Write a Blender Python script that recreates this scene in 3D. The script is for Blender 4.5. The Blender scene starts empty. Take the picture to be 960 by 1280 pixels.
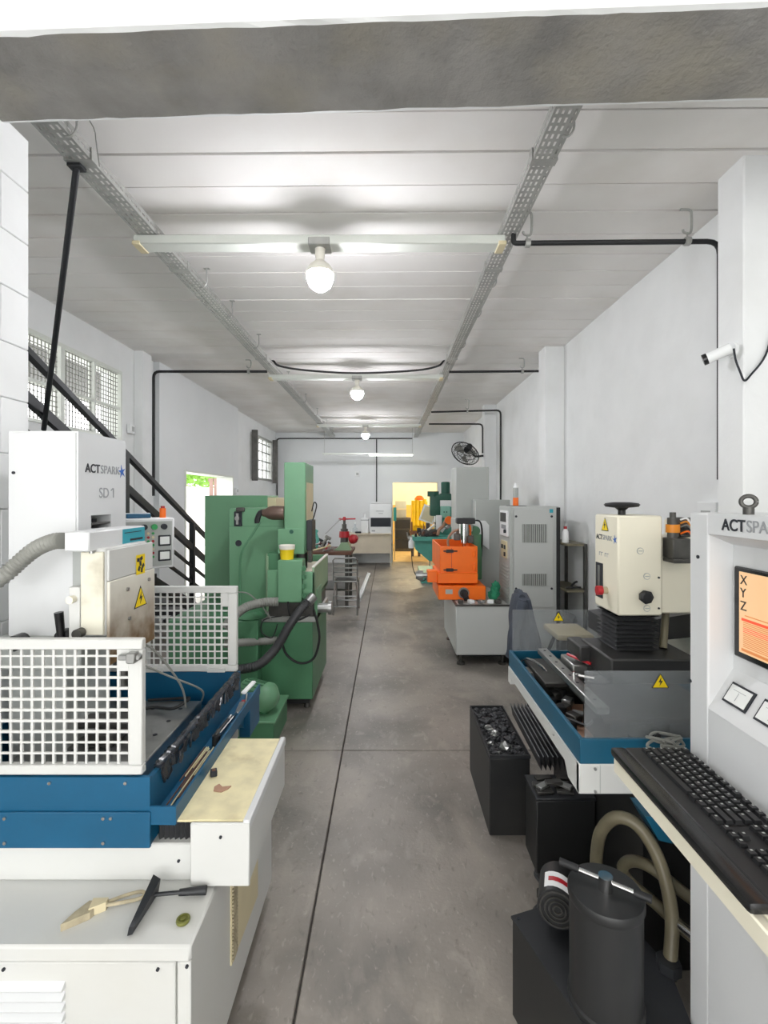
import bpy, bmesh, math, random
from mathutils import Vector, Matrix, Euler, noise
random.seed(7)
R = math.radians
SC = bpy.context.scene
COL = SC.collection
# ------------------------------------------------------------------ camera, world, exposure
CAMZ, F, CX, CY = 1.6, 600.0, 485.0, 622.0
cd = bpy.data.cameras.new('camera'); cam = bpy.data.objects.new('camera', cd); COL.objects.link(cam)
cam.location = (0, 0, CAMZ); cam.rotation_euler = (R(90), 0, 0)
cd.sensor_fit = 'HORIZONTAL'; cd.sensor_width = 36; cd.lens = F / 960 * 36
cd.shift_x = (480 - CX) / 960; cd.shift_y = -(640 - CY) / 960
cd.clip_start = .05; cd.clip_end = 200
SC.camera = cam
W = bpy.data.worlds.new('sky'); SC.world = W; W.use_nodes = True
bg = W.node_tree.nodes['Background']; bg.inputs[0].default_value = (.99, .985, .975, 1); bg.inputs[1].default_value = 3.2
vs = SC.view_settings
vs.view_transform = 'Standard'; vs.look = 'None'; vs.gamma = 1; vs.use_curve_mapping = False
vs.exposure = 0.52
def X(px, Y): return (px - CX) * Y / F
def Z(py, Y): return CAMZ + (CY - py) * Y / F
def P(px, py, Y): return Vector((X(px, Y), Y, Z(py, Y)))

# ------------------------------------------------------------------ materials
def lin(h):
    h = h.lstrip('#'); c = [int(h[i:i+2], 16) / 255 for i in (0, 2, 4)]
    return tuple((x / 12.92 if x <= .04045 else ((x + .055) / 1.055) ** 2.4) for x in c) + (1,)
MATS = {}
def mat(name, col, rough=.5, metal=0, var=.12, scale=6, bump=0, bscale=None, col2=None, emit=None, estr=0, alpha=1, spec=.5, detail=4, stain=None, stain_amt=.5, stain_scale=2, stain_lo=.5, stain_hi=.72):
    m = bpy.data.materials.new(name); m.use_nodes = True
    nt = m.node_tree; N = nt.nodes; L = nt.links
    b = N['Principled BSDF']
    c = lin(col)
    tc = N.new('ShaderNodeTexCoord')
    nz = N.new('ShaderNodeTexNoise'); nz.inputs['Scale'].default_value = scale; nz.inputs['Detail'].default_value = detail
    L.new(tc.outputs['Object'], nz.inputs['Vector'])
    cr = N.new('ShaderNodeValToRGB')
    c2 = lin(col2) if col2 else tuple(x * (1 - var) for x in c[:3]) + (1,)
    cr.color_ramp.elements[0].position = .32; cr.color_ramp.elements[0].color = c2
    cr.color_ramp.elements[1].position = .62; cr.color_ramp.elements[1].color = c
    L.new(nz.outputs['Fac'], cr.inputs['Fac'])
    out = cr.outputs['Color']
    if stain:
        n2 = N.new('ShaderNodeTexNoise'); n2.inputs['Scale'].default_value = stain_scale; n2.inputs['Detail'].default_value = 6
        L.new(tc.outputs['Object'], n2.inputs['Vector'])
        r2 = N.new('ShaderNodeValToRGB'); r2.color_ramp.elements[0].position = stain_lo; r2.color_ramp.elements[1].position = stain_hi
        r2.color_ramp.elements[0].color = (0, 0, 0, 1); r2.color_ramp.elements[1].color = (stain_amt,) * 3 + (1,)
        L.new(n2.outputs['Fac'], r2.inputs['Fac'])
        mx = N.new('ShaderNodeMixRGB'); mx.inputs[2].default_value = lin(stain)
        L.new(r2.outputs['Color'], mx.inputs[0]); L.new(out, mx.inputs[1]); out = mx.outputs[0]
    L.new(out, b.inputs['Base Color'])
    b.inputs['Roughness'].default_value = rough; b.inputs['Metallic'].default_value = metal
    b.inputs['Specular IOR Level'].default_value = spec
    if bump:
        nb = N.new('ShaderNodeTexNoise'); nb.inputs['Scale'].default_value = bscale or scale * 6; nb.inputs['Detail'].default_value = 5
        L.new(tc.outputs['Object'], nb.inputs['Vector'])
        bp = N.new('ShaderNodeBump'); bp.inputs['Strength'].default_value = bump; bp.inputs['Distance'].default_value = .01
        L.new(nb.outputs['Fac'], bp.inputs['Height']); L.new(bp.outputs['Normal'], b.inputs['Normal'])
    if emit:
        b.inputs['Emission Color'].default_value = lin(emit); b.inputs['Emission Strength'].default_value = estr
    if alpha < 1: b.inputs['Alpha'].default_value = alpha
    MATS[name] = m
    return m
M = MATS
mat('paint_white', '#eceeee', .7, var=.05, scale=3, bump=.25, bscale=14, stain='#cfd0cc', stain_amt=.35, stain_scale=1.3)
mat('plaster', '#e6e9ea', .75, var=.03, scale=2, bump=.08, bscale=30)
mat('ceiling_white', '#f1efec', .9, spec=.2, var=.06, scale=1.1, stain='#d8d2ca', stain_amt=.4, stain_scale=1.7)
mat('joint_dark', '#8d8a86', .9)
mat('concrete_raw', '#979592', .9, var=.3, scale=5, bump=.7, bscale=35, stain='#a29c8d', stain_amt=.6, stain_scale=3)
mat('floor_concrete', '#99928a', .42, col2='#857f78', scale=1.3, bump=.12, bscale=70, stain='#54534f', stain_amt=.8, stain_scale=1.15, stain_lo=.43, stain_hi=.66, detail=9)
def floor_layers(m):           # light scuffs and fine speckle over the cloudy concrete
    nt = m.node_tree; N = nt.nodes; L = nt.links; b = N['Principled BSDF']
    src = b.inputs['Base Color'].links[0].from_socket
    tc = N.new('ShaderNodeTexCoord')
    for sc, lo, hi, amt, col in ((7, .56, .74, .5, '#aaa399'), (38, .6, .72, .5, '#b0a99f'), (22, .6, .75, .55, '#5d5955'), (2.1, .55, .72, .6, '#a39b90')):
        n = N.new('ShaderNodeTexNoise'); n.inputs['Scale'].default_value = sc; n.inputs['Detail'].default_value = 7; n.inputs['Distortion'].default_value = .6
        mp = N.new('ShaderNodeMapping'); mp.inputs['Location'].default_value = (sc, sc*.7, 0); mp.inputs['Scale'].default_value = (1.5, .8, 1)
        L.new(tc.outputs['Object'], mp.inputs['Vector']); L.new(mp.outputs['Vector'], n.inputs['Vector'])
        r = N.new('ShaderNodeValToRGB'); r.color_ramp.elements[0].position = lo; r.color_ramp.elements[1].position = hi
        r.color_ramp.elements[0].color = (0, 0, 0, 1); r.color_ramp.elements[1].color = (amt,)*3 + (1,)
        L.new(n.outputs['Fac'], r.inputs['Fac'])
        x = N.new('ShaderNodeMixRGB'); x.inputs[2].default_value = lin(col); L.new(r.outputs['Color'], x.inputs[0]); L.new(src, x.inputs[1]); src = x.outputs[0]
    L.new(src, b.inputs['Base Color'])
floor_layers(M['floor_concrete'])
mat('floor_joint', '#4a4642', .9)
mat('galv', '#b9bab6', .45, .55, var=.2, scale=12)
mat('alu', '#dfe3dc', .4, .15, var=.05)
mat('steel', '#a9aaa8', .32, .85, var=.25, scale=15)
mat('chrome', '#d8d8d8', .14, 1, var=.05)
mat('rubber_lit_edge', '#67696b', .5, var=.3)  # paler rubber tone, light on the ridge edges put into the colour
mat('steel_dark', '#5c5b58', .45, .7, var=.3, scale=14)
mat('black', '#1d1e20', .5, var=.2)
mat('black_gloss', '#17181a', .25, var=.1)
mat('black_box', '#242526', .45, var=.2, scale=4, stain='#3c3a37', stain_amt=.5)
mat('rubber', '#3a3b3d', .45, var=.2)
mat('black_metal', '#2c2e31', .45, .2, var=.2)
mat('mach_white', '#d0d1ce', .42, var=.04, scale=3, stain='#c9c7bd', stain_amt=.4)
mat('mach_white2', '#d8dadb', .38, var=.02, scale=3)
mat('mach_cream', '#ebe6d2', .42, var=.05, scale=3)
mat('stained', '#dfdccb', .5, var=.1, scale=4, stain='#7d6a48', stain_amt=.85, stain_scale=5)
def oil_stain(m, z0, z1, col):  # brown oil run soaked into the lower edge of the plate
    nt = m.node_tree; N = nt.nodes; L = nt.links; b = N['Principled BSDF']; src = b.inputs['Base Color'].links[0].from_socket
    tc = N.new('ShaderNodeTexCoord'); sx = N.new('ShaderNodeSeparateXYZ'); L.new(tc.outputs['Object'], sx.inputs[0])
    mr = N.new('ShaderNodeMapRange'); mr.inputs['From Min'].default_value = z1; mr.inputs['From Max'].default_value = z0; L.new(sx.outputs['Z'], mr.inputs['Value'])
    nz = N.new('ShaderNodeTexNoise'); nz.inputs['Scale'].default_value = 14; nz.inputs['Detail'].default_value = 6; L.new(tc.outputs['Object'], nz.inputs['Vector'])
    mu = N.new('ShaderNodeMath'); mu.operation = 'MULTIPLY'; L.new(mr.outputs[0], mu.inputs[0]); L.new(nz.outputs['Fac'], mu.inputs[1])
    m2 = N.new('ShaderNodeMath'); m2.operation = 'MULTIPLY'; m2.use_clamp = True; m2.inputs[1].default_value = 2.2; L.new(mu.outputs[0], m2.inputs[0])
    x = N.new('ShaderNodeMixRGB'); x.inputs[2].default_value = lin(col); L.new(m2.outputs[0], x.inputs[0]); L.new(src, x.inputs[1]); L.new(x.outputs[0], b.inputs['Base Color'])
mat('oily_plate', '#dedbcf', .5, var=.06, scale=4)
oil_stain(M['oily_plate'], 1.08, 1.34, '#6e5433')
mat('yellow_top', '#e8deb4', .6, var=.2, scale=14, stain='#a99463', stain_amt=.6, stain_scale=9)
mat('blue', '#095579', .38, var=.12, scale=5)
mat('blue2', '#0c5672', .4, var=.12, scale=5)
mat('green', '#6c9d79', .38, var=.08, scale=3, stain='#5b8c6a', stain_amt=.4)
mat('green_dark', '#4f8460', .42, var=.15, scale=3)
mat('green_pale', '#8fae8c', .45, var=.1)
mat('teal_pale', '#8cc4b2', .45, var=.1)
mat('teal', '#57a898', .45, var=.15)
mat('mill_green', '#1f5a49', .45, var=.2)
mat('orange', '#ff7616', .38, var=.08)
mat('yellow', '#f0c400', .45, var=.15)
mat('red', '#b3202a', .4, var=.15)
mat('grey_cab', '#bcbfbc', .45, var=.03, scale=2)
mat('grey_cab2', '#aeb2ae', .45, var=.04, scale=2)
mat('hose_grey', '#8f908a', .5, var=.15)
mat('hose_olive', '#77705a', .4, var=.3, scale=10)
mat('brown_motor', '#6e5a50', .4, .4, var=.2)
mat('wood', '#d9cdb8', .6, var=.12, scale=3)
mat('wood_dark', '#6b4a3a', .65, var=.25)
mat('cloth', '#4a505b', .95, var=.25, scale=9, bump=.4, bscale=40)
mat('cloth_green', '#2f8f6a', .9, var=.3)
mat('cup', '#f1d21a', .4, var=.1)
mat('cup_rim', '#efece0', .4)
mat('sticker_yellow', '#f4d50a', .5, var=.03)
mat('sticker_teal', '#2f9fb0', .5, var=.05)
mat('ink', '#20242c', .6, var=.02)
mat('ink_grey', '#9a9da0', .6, var=.02)
mat('ink_blue', '#2c63b8', .5, var=.02)
mat('panel_grey', '#aeb2af', .5)
mat('meter_face', '#e9ecea', .4, var=.02)
mat('lamp_green', '#2e9e57', .35)
mat('beige', '#d9cda9', .55, var=.08)
mat('graphite', '#3c3d40', .55, .2, var=.4, scale=20, bump=.4)
mat('paper', '#eef0f0', .7, var=.03)
mat('bristle', '#b9ae92', .8, var=.3, scale=30)
mat('olive_plastic', '#6f7234', .45)
mat('plastic_clear', '#3b3d42', .25, alpha=.75, var=.4, scale=20)
mat('acrylic', '#9a9fa2', .15, alpha=.34, var=.3, scale=5)
mat('glass', '#cfe0e8', .05, alpha=.25)
mat('bulb', '#ffffff', .3, emit='#fbfaff', estr=190)
mat('tube_light', '#ffffff', .3, emit='#fbfff2', estr=6)
mat('screen', '#caa27a', .3, emit='#f3c796', estr=.42)
mat('screen_text', '#c8793e', .5, emit='#d98a50', estr=.35)
mat('screen_red', '#d2452b', .5, emit='#dd5535', estr=.5)
mat('led_orange', '#e08a1c', .35)
mat('leaf', '#7fae45', .6, var=.4, scale=5)
mat('outside', '#e9e9e4', .8)
mat('rust_shutter', '#8a6f66', .6, var=.2)
mat('annex_cream', '#f5ead0', .75, var=.05)
mat('annex_ochre', '#d8b25e', .7, var=.1)
mat('annex_floor', '#c2a877', .6, var=.2)
mat('stain_pink', '#b08a72', .8)

# ------------------------------------------------------------------ mesh builder
class MB:
    def __init__(s): s.v = []; s.f = []; s.k = 0
    def add(s, vs, fs, mtx=None):
        o = len(s.v)
        s.v += [(mtx @ Vector(p)) if mtx is not None else Vector(p) for p in vs]
        s.f += [tuple(i + o for i in f) for f in fs]
        return s
    def box(s, x0, x1, y0, y1, z0, z1, bev=0, mtx=None):
        if x0 > x1: x0, x1 = x1, x0
        if y0 > y1: y0, y1 = y1, y0
        if z0 > z1: z0, z1 = z1, z0
        e = .00025 * (s.k % 8); s.k += 1        # successive boxes of one part never share a face plane
        if min(x1 - x0, y1 - y0, z1 - z0) > 6*e: x0 += e; x1 -= e; y0 += e; y1 -= e; z0 += e; z1 -= e
        bev = min(bev, .49 * min(x1 - x0, y1 - y0, z1 - z0))
        if bev <= 0:
            vs = [(x, y, z) for z in (z0, z1) for y in (y0, y1) for x in (x0, x1)]
            return s.add(vs, [(0, 2, 3, 1), (4, 5, 7, 6), (0, 1, 5, 4), (2, 6, 7, 3), (0, 4, 6, 2), (1, 3, 7, 5)], mtx)
        bm = bmesh.new()
        vs = [bm.verts.new((x, y, z)) for z in (z0, z1) for y in (y0, y1) for x in (x0, x1)]
        for f in [(0, 2, 3, 1), (4, 5, 7, 6), (0, 1, 5, 4), (2, 6, 7, 3), (0, 4, 6, 2), (1, 3, 7, 5)]: bm.faces.new([vs[i] for i in f])
        bmesh.ops.bevel(bm, geom=bm.edges[:], offset=bev, segments=2 if bev > .008 else 1, affect='EDGES', profile=.6)
        bm.verts.index_update()
        s.add([v.co.copy() for v in bm.verts], [[v.index for v in f.verts] for f in bm.faces], mtx); bm.free()
        return s
    def cbox(s, c, d, rot=(0, 0, 0), bev=0):
        m = Matrix.Translation(c) @ Euler(rot).to_matrix().to_4x4()
        return s.box(-d[0]/2, d[0]/2, -d[1]/2, d[1]/2, -d[2]/2, d[2]/2, bev, m)
    def cyl(s, p0, p1, r0, r1=None, n=16, caps=True):
        p0 = Vector(p0); p1 = Vector(p1); r1 = r0 if r1 is None else r1
        q = (p1 - p0).to_track_quat('Z', 'Y').to_matrix()
        vs = []
        for p, r in ((p0, r0), (p1, r1)):
            for i in range(n):
                a = 2 * math.pi * i / n
                vs.append(p + q @ Vector((math.cos(a) * r, math.sin(a) * r, 0)))
        fs = [(i, (i + 1) % n, n + (i + 1) % n, n + i) for i in range(n)]
        if caps: fs += [tuple(range(n))[::-1], tuple(range(n, 2 * n))]
        return s.add(vs, fs)
    def tube(s, pts, r, n=8, sub=5, smooth=True, rfun=None):
        pts = [Vector(p) for p in pts]
        if smooth and len(pts) > 2:
            q = []
            for i in range(len(pts) - 1):
                a = pts[max(i - 1, 0)]; b = pts[i]; c = pts[i + 1]; d = pts[min(i + 2, len(pts) - 1)]
                for k in range(sub):
                    t = k / sub
                    q.append(.5 * ((2 * b) + (c - a) * t + (2 * a - 5 * b + 4 * c - d) * t * t + (3 * b - a - 3 * c + d) * t ** 3))
            q.append(pts[-1]); pts = q
        vs = []; up = None
        for i, p in enumerate(pts):
            t = (pts[min(i + 1, len(pts) - 1)] - pts[max(i - 1, 0)]).normalized()
            if up is None:
                up = t.orthogonal().normalized()
            else:
                up = (up - t * up.dot(t))
                up = up.normalized() if up.length > 1e-6 else t.orthogonal().normalized()
            b = t.cross(up)
            rr = rfun(i, len(pts)) if rfun else r
            for k in range(n):
                a = 2 * math.pi * k / n
                vs.append(p + (up * math.cos(a) + b * math.sin(a)) * rr)
        fs = []
        for i in range(len(pts) - 1):
            for k in range(n):
                fs.append((i*n + k, i*n + (k+1) % n, (i+1)*n + (k+1) % n, (i+1)*n + k))
        m = (len(pts) - 1) * n
        fs += [tuple(range(n))[::-1], tuple(range(m, m + n))]
        return s.add(vs, fs)
    def lathe(s, prof, c=(0, 0, 0), d=(0, 0, 1), n=24):
        q = Vector(d).to_track_quat('Z', 'Y').to_matrix(); c = Vector(c)
        vs = []; fs = []
        for r, z in prof:
            for i in range(n):
                a = 2 * math.pi * i / n
                vs.append(c + q @ Vector((max(r, 1e-4) * math.cos(a), max(r, 1e-4) * math.sin(a), z)))
        for j in range(len(prof) - 1):
            for i in range(n):
                fs.append((j*n + i, j*n + (i+1) % n, (j+1)*n + (i+1) % n, (j+1)*n + i))
        m = (len(prof) - 1) * n
        fs += [tuple(range(n))[::-1], tuple(range(m, m + n))]
        return s.add(vs, fs)
    def prism(s, poly, ax, a0, a1):
        # poly: list of 2D points in the plane normal to axis ax
        def mk(p, a): return {'x': (a, p[0], p[1]), 'y': (p[0], a, p[1]), 'z': (p[0], p[1], a)}[ax]
        n = len(poly)
        vs = [mk(p, a0) for p in poly] + [mk(p, a1) for p in poly]
        fs = [tuple(range(n)), tuple(range(n, 2*n))[::-1]] + [(i, n + i, n + (i+1) % n, (i+1) % n) for i in range(n)]
        return s.add(vs, fs)
    def sphere(s, c, r, n=16, sc=(1, 1, 1)):
        prof = []
        c = Vector(c); vs = []; fs = []
        m = n // 2
        for j in range(m + 1):
            t = math.pi * j / m
            for i in range(n):
                a = 2 * math.pi * i / n; rr = max(math.sin(t), 1e-4)
                vs.append(c + Vector((r*sc[0]*rr*math.cos(a), r*sc[1]*rr*math.sin(a), -r*sc[2]*math.cos(t))))
        for j in range(m):
            for i in range(n): fs.append((j*n+i, j*n+(i+1) % n, (j+1)*n+(i+1) % n, (j+1)*n+i))
        return s.add(vs, fs)
    def rock(s, c, d, seed=0, rough=.35):
        bm = bmesh.new(); bmesh.ops.create_icosphere(bm, subdivisions=2, radius=.5)
        bm.verts.index_update(); c = Vector(c)
        vs = []
        for v in bm.verts:
            k = 1 + rough * noise.noise(v.co * 2.3 + Vector((seed * 3.1, seed, 0))) * 1.6
            vs.append(c + Vector((v.co.x*k*d[0], v.co.y*k*d[1], max(v.co.z*k, -.42)*d[2])))
        s.add(vs, [[v.index for v in f.verts] for f in bm.faces]); bm.free()
        return s
    def mesh(s, name, off=(0, 0, 0), smooth=True):
        off = Vector(off)
        me = bpy.data.meshes.new(name)
        me.from_pydata([tuple(v - off) for v in s.v], [], s.f)
        bm = bmesh.new(); bm.from_mesh(me); bmesh.ops.recalc_face_normals(bm, faces=bm.faces[:]); bm.to_mesh(me); bm.free()
        if smooth:
            me.polygons.foreach_set('use_smooth', [True] * len(me.polygons)); me.set_sharp_from_angle(angle=R(38))
        me.update()
        return me
def link(name, me, m, parent=None):
    o = bpy.data.objects.new(name, me); COL.objects.link(o)
    if m is not None and me is not None and not me.materials: me.materials.append(MATS[m])
    if parent is not None: o.parent = parent
    return o
class Thing:
    """An Empty at the thing's base; parts are given in world coordinates (or local ones when rotated)."""
    def __init__(s, name, label, cat, loc=(0, 0, 0), rz=0, group=None):
        s.o = bpy.data.objects.new(name, None); COL.objects.link(s.o)
        s.o.empty_display_size = .1
        s.o.location = loc; s.o.rotation_euler = (0, 0, rz); s.o['label'] = label; s.o['category'] = cat
        if group: s.o['group'] = group
        s.off = Vector((0, 0, 0)) if rz else Vector(loc)
        if rz: s.local = True
    def part(s, name, mb, m, parent=None, label=None, smooth=True):
        o = link(name, mb.mesh(name, s.off, smooth), m, parent or s.o)
        if label: o['label'] = label
        return o
    def share(s, name, me, loc, parent=None, rot=(0, 0, 0)):
        o = link(name, me, None, parent or s.o); o.location = Vector(loc) - s.off; o.rotation_euler = rot
        return o
    def text(s, name, body, size, loc, rot, m, ext=.0006, parent=None, label=None, bold=False, squeeze=1):
        cu = bpy.data.curves.new('t', 'FONT'); cu.body = body; cu.size = size; cu.extrude = ext
        if bold: cu.offset = size * .018
        t = bpy.data.objects.new('t', cu); COL.objects.link(t)
        dg = bpy.context.evaluated_depsgraph_get()
        me = bpy.data.meshes.new_from_object(t.evaluated_get(dg)); me.name = name; me.materials.clear()
        bpy.data.objects.remove(t); bpy.data.curves.remove(cu)
        s.tw = max((v.co.x for v in me.vertices), default=0) * squeeze
        me.transform(Matrix.Translation(Vector(loc) - s.off) @ (rot if isinstance(rot, Matrix) else Euler(rot).to_matrix()).to_4x4() @ Matrix.Diagonal((squeeze, 1, 1, 1)))
        o = link(name, me, m, parent or s.o)
        if label: o['label'] = label
        return o
def single(name, mb, m, label, cat, group=None, smooth=True, base=None):
    c = base
    if c is None:
        xs = [v.x for v in mb.v]; ys = [v.y for v in mb.v]; zs = [v.z for v in mb.v]
        c = Vector(((min(xs)+max(xs))/2, (min(ys)+max(ys))/2, min(zs)))
    o = link(name, mb.mesh(name, c, smooth), m); o.location = c
    o['label'] = label; o['category'] = cat
    if group: o['group'] = group
    return o
def struct(name, mb, m, label=None, cat=None, smooth=False, parent=None):
    o = link(name, mb.mesh(name, (0, 0, 0), smooth), m, parent)
    if parent is None:
        o['kind'] = 'structure'
        if label: o['label'] = label
        if cat: o['category'] = cat
    return o
# text facing -X (reads towards -Y), facing -Y (reads towards +X), facing +X (reads towards +Y)
def basis(x, y, z): return Matrix((x, y, z)).transposed()
FACE_MX = basis((0, -1, 0), (0, 0, 1), (-1, 0, 0))
FACE_MY = basis((1, 0, 0), (0, 0, 1), (0, -1, 0))
FACE_PX = basis((0, 1, 0), (0, 0, 1), (1, 0, 0))
def star(c, r, ux, uy, un):
    mb = MB(); vs = []; c = Vector(c); ux = Vector(ux); uy = Vector(uy); un = Vector(un)
    for k in range(10):
        a = math.pi/2 + k * math.pi / 5 + .2; rr = r if k % 2 == 0 else r * .3
        vs.append(c + ux * math.cos(a) * rr + uy * math.sin(a) * rr)
    n = len(vs)
    mb.add(vs + [v + un * .0008 for v in vs], [tuple(range(n)), tuple(range(n, 2*n))] + [(i, n+i, n+(i+1) % n, (i+1) % n) for i in range(n)])
    return mb
def tri_sign(T, c, size, ux, uy, un, parent=None):
    c = Vector(c); ux = Vector(ux); uy = Vector(uy); un = Vector(un)
    def plate(pts, lift):
        mb = MB(); vs = [c + ux*p[0]*size + uy*p[1]*size + un*lift for p in pts]; n = len(vs)
        mb.add(vs + [v + un*.0006 for v in vs], [tuple(range(n)), tuple(range(n, 2*n))] + [(i, n+i, n+(i+1) % n, (i+1) % n) for i in range(n)])
        return mb
    a = T.part('warning_sign', plate([(-.5, -.43), (.5, -.43), (0, .43)], .0004), 'ink', parent, 'triangular warning sticker with black border', False)
    T.part('sign_face', plate([(-.42, -.385), (.42, -.385), (0, .34)], .0012), 'sticker_yellow', a if parent is None else parent, None, False)
    T.part('sign_symbol', plate([(.04, .2), (-.12, -.1), (-.01, -.07), (-.06, -.3), (.13, .0), (.01, -.02)], .002), 'ink', a if parent is None else parent, None, False)
# ------------------------------------------------------------------ room shell
XL, XR, YB, ZC = -2.76, 1.86, 11.8, 3.2
Y0 = -3.0
# floor: dark bed with cast slabs between recessed joints
struct('floor', MB().box(XL - .3, XR + .3, Y0, YB + .2, -.25, -.012), 'floor_joint', 'grey concrete workshop floor cast in slabs with dark joints', 'floor')
FL = bpy.data.objects['floor']
xs = [XL - .3, -.288, 3.0]; ys = [Y0, -.19, 3.04, 6.27, 9.5, YB + .2]
for i in range(2):
    for j in range(5):
        g = .004
        struct('slab', MB().box(xs[i] + g, min(xs[i+1], XR + .3) - g, ys[j] + g, ys[j+1] - g, -.1, 0, .003), 'floor_concrete', parent=FL)
# ceiling: planks with open joints under a deck
struct('ceiling', MB().box(XL - .2, XR + .2, Y0, YB + .2, ZC + .05, ZC + .15), 'concrete_raw', 'white plank ceiling with thin dark joints', 'ceiling')
CE = bpy.data.objects['ceiling']
y = 1.99 - .235 * 20; k = 0
while y < YB + .1:
    g = .006; a = y + g; b = min(y + .235 - g, YB + .15)
    dz = random.uniform(-.002, .002)
    def sk(x, yy): return yy - .012 * x
    mb = MB()
    x0, x1 = XL - .1, XR + .1
    vs = [(x0, sk(x0, a), ZC+dz), (x1, sk(x1, a), ZC+dz), (x1, sk(x1, b), ZC+dz), (x0, sk(x0, b), ZC+dz)]
    vs += [(p[0], p[1], ZC + .03) for p in vs]
    mb.add(vs, [(0, 1, 2, 3), (7, 6, 5, 4), (0, 4, 5, 1), (1, 5, 6, 2), (2, 6, 7, 3), (3, 7, 4, 0)])
    struct('plank', mb, 'ceiling_white', parent=CE)
    y += .235
# left wall with grille window, doorway and high window
t = .2
def wl(mb, y0, y1, z0, z1, x=XL): mb.box(x - t, x, y0, y1, z0, z1)
mb = MB()
wl(mb, Y0, 3.55, 0, ZC + .1)
wl(mb, 3.55, 4.94, 0, 2.2); wl(mb, 3.55, 4.94, 2.88, ZC + .1)
wl(mb, 4.94, 6.37, 0, ZC + .1)
wl(mb, 6.37, 8.3, 1.955, ZC + .1)
wl(mb, 8.3, 9.66, 0, ZC + .1)
wl(mb, 9.66, 11.4, 0, 1.98); wl(mb, 9.66, 11.4, 2.93, ZC + .1)
wl(mb, 11.4, YB + .2, 0, ZC + .1)
struct('wall_left', mb, 'paint_white', 'white painted wall with grille, open doorway and high window', 'wall')
mb = MB().box(XL, XL + .07, 5.65, 6.37, 0, ZC).box(XL, XL + .07, 8.3, 8.62, 0, ZC).box(XL, XL + .07, 6.37, 8.3, 1.955, ZC)
struct('trim_1', mb, 'plaster', 'smooth raised plaster panel around the open side doorway', 'wall panel')
struct('trim_2', MB().box(XL, XL + .09, 5.22, 5.42, 0, ZC), 'paint_white', 'slim white pilaster between the grille window and the plaster panel', 'pilaster')
struct('wall_right', MB().box(XR, XR + .2, Y0, YB + .2, 0, ZC + .1), 'paint_white', 'long white painted block wall beside the controller cabinets', 'wall')
for i, (a, b, lab) in enumerate(((2.24, 2.42, 'white pillar carrying the security camera'), (5.07, 5.29, 'white pillar behind the grey electrical cabinet'), (8.25, 8.47, 'white pillar carrying the wall fan'))):
    struct('trim_%d' % (3 + i), MB().box(XR - .2, XR + .02, a, b, 0, ZC + .02, .006), 'paint_white', lab, 'pillar')
# far wall with doorway
mb = MB().box(XL - .2, .118, YB, YB + .18, 0, ZC + .1).box(1.22, XR + .2, YB, YB + .18, 0, ZC + .1).box(.118, 1.22, YB, YB + .18, 1.975, ZC + .1)
struct('wall_back', mb, 'plaster', 'pale far wall with the doorway into the yellow room', 'wall')
# concrete beam overhead, unpainted underside, and the block pier under it
def skew(mb, s):
    for v in mb.v: v.y -= s * v.x
    return mb
bm_ = bmesh.new()
mb = MB()
nx = 90; zb = 2.9; yf, yk = 1.30, 1.62
def jag(i, s): return .006 * noise.noise(Vector((i * .37, s, 0))) + .004 * noise.noise(Vector((i * 1.9, s, 3)))
rows = []
for i in range(nx + 1):
    x = XL + (XR - XL) * i / nx
    rows.append([(x, yf, ZC + .2), (x, yf, zb + .004), (x, yf + .012 + jag(i, 1), zb + jag(i, 5) * .5), (x, yk - .012 + jag(i, 2), zb + jag(i, 6) * .5), (x, yk, zb + .004), (x, yk, ZC + .2)])
vs = [p for r in rows for p in r]
fs_w = []; fs_u = []
for i in range(nx):
    for j in range(5):
        q = (i*6 + j, i*6 + j + 1, (i+1)*6 + j + 1, (i+1)*6 + j)
        (fs_u if j == 2 else fs_w).append(q)
struct('trim_6', skew(MB().add(vs, fs_w), .038), 'paint_white', 'white painted faces of the concrete beam overhead', 'beam')
BEAM = bpy.data.objects['trim_6']
struct('underside', skew(MB().add(vs, fs_u), .038), 'concrete_raw', parent=BEAM)
pier = struct('trim_7', MB().box(-1.93, -1.345, 1.24, 1.78, 0, 2.92), 'plaster', 'white painted block pier behind the mesh guarded machine', 'pier')
k = 0
zz = 0
while zz < 2.88:
    hh = min(.195, 2.93 - zz)
    o_ = .2 if k % 2 else 0
    cuts = [1.235, 1.235 + .2 + o_ * .5 + .12, 1.785]
    for c0, c1 in zip(cuts[:-1], cuts[1:]):
        struct('block', MB().box(-1.94, -1.335, c0 + .001, c1 - .001, zz + .001, zz + hh - .001, .003), 'paint_white', parent=pier)
    zz += hh; k += 1
# annex behind the doorway
struct('floor_annex', MB().box(-1.2, 3.2, YB + .0, 16.6, -.1, -.002), 'annex_floor', 'yellowish floor of the room beyond the doorway', 'floor')
struct('wall_annex', MB().box(-1.2, 3.2, 16.5, 16.7, 1.15, 3.3).box(-1.4, -1.2, YB + .18, 16.7, 0, 3.3).box(3.2, 3.4, YB + .18, 16.7, 0, 3.3), 'annex_cream', 'cream walls of the room beyond the doorway', 'wall')
struct('baseboard_annex', MB().box(-1.2, 3.2, 16.47, 16.7, 0, 1.35), 'annex_ochre', 'ochre lower wall of the room beyond the doorway', 'wainscot')
struct('ceiling_annex', MB().box(-1.4, 3.4, YB + .18, 16.7, 3.3, 3.4), 'annex_cream', 'cream ceiling of the room beyond the doorway', 'ceiling')
def point(name, loc, w, col=(1, 1, 1), r=.06, parent=None):
    l = bpy.data.lights.new(name, 'POINT'); l.energy = w; l.color = col; l.shadow_soft_size = r
    o = bpy.data.objects.new(name, l); COL.objects.link(o); o.location = loc
    if parent: o.parent = parent
    return o
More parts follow.
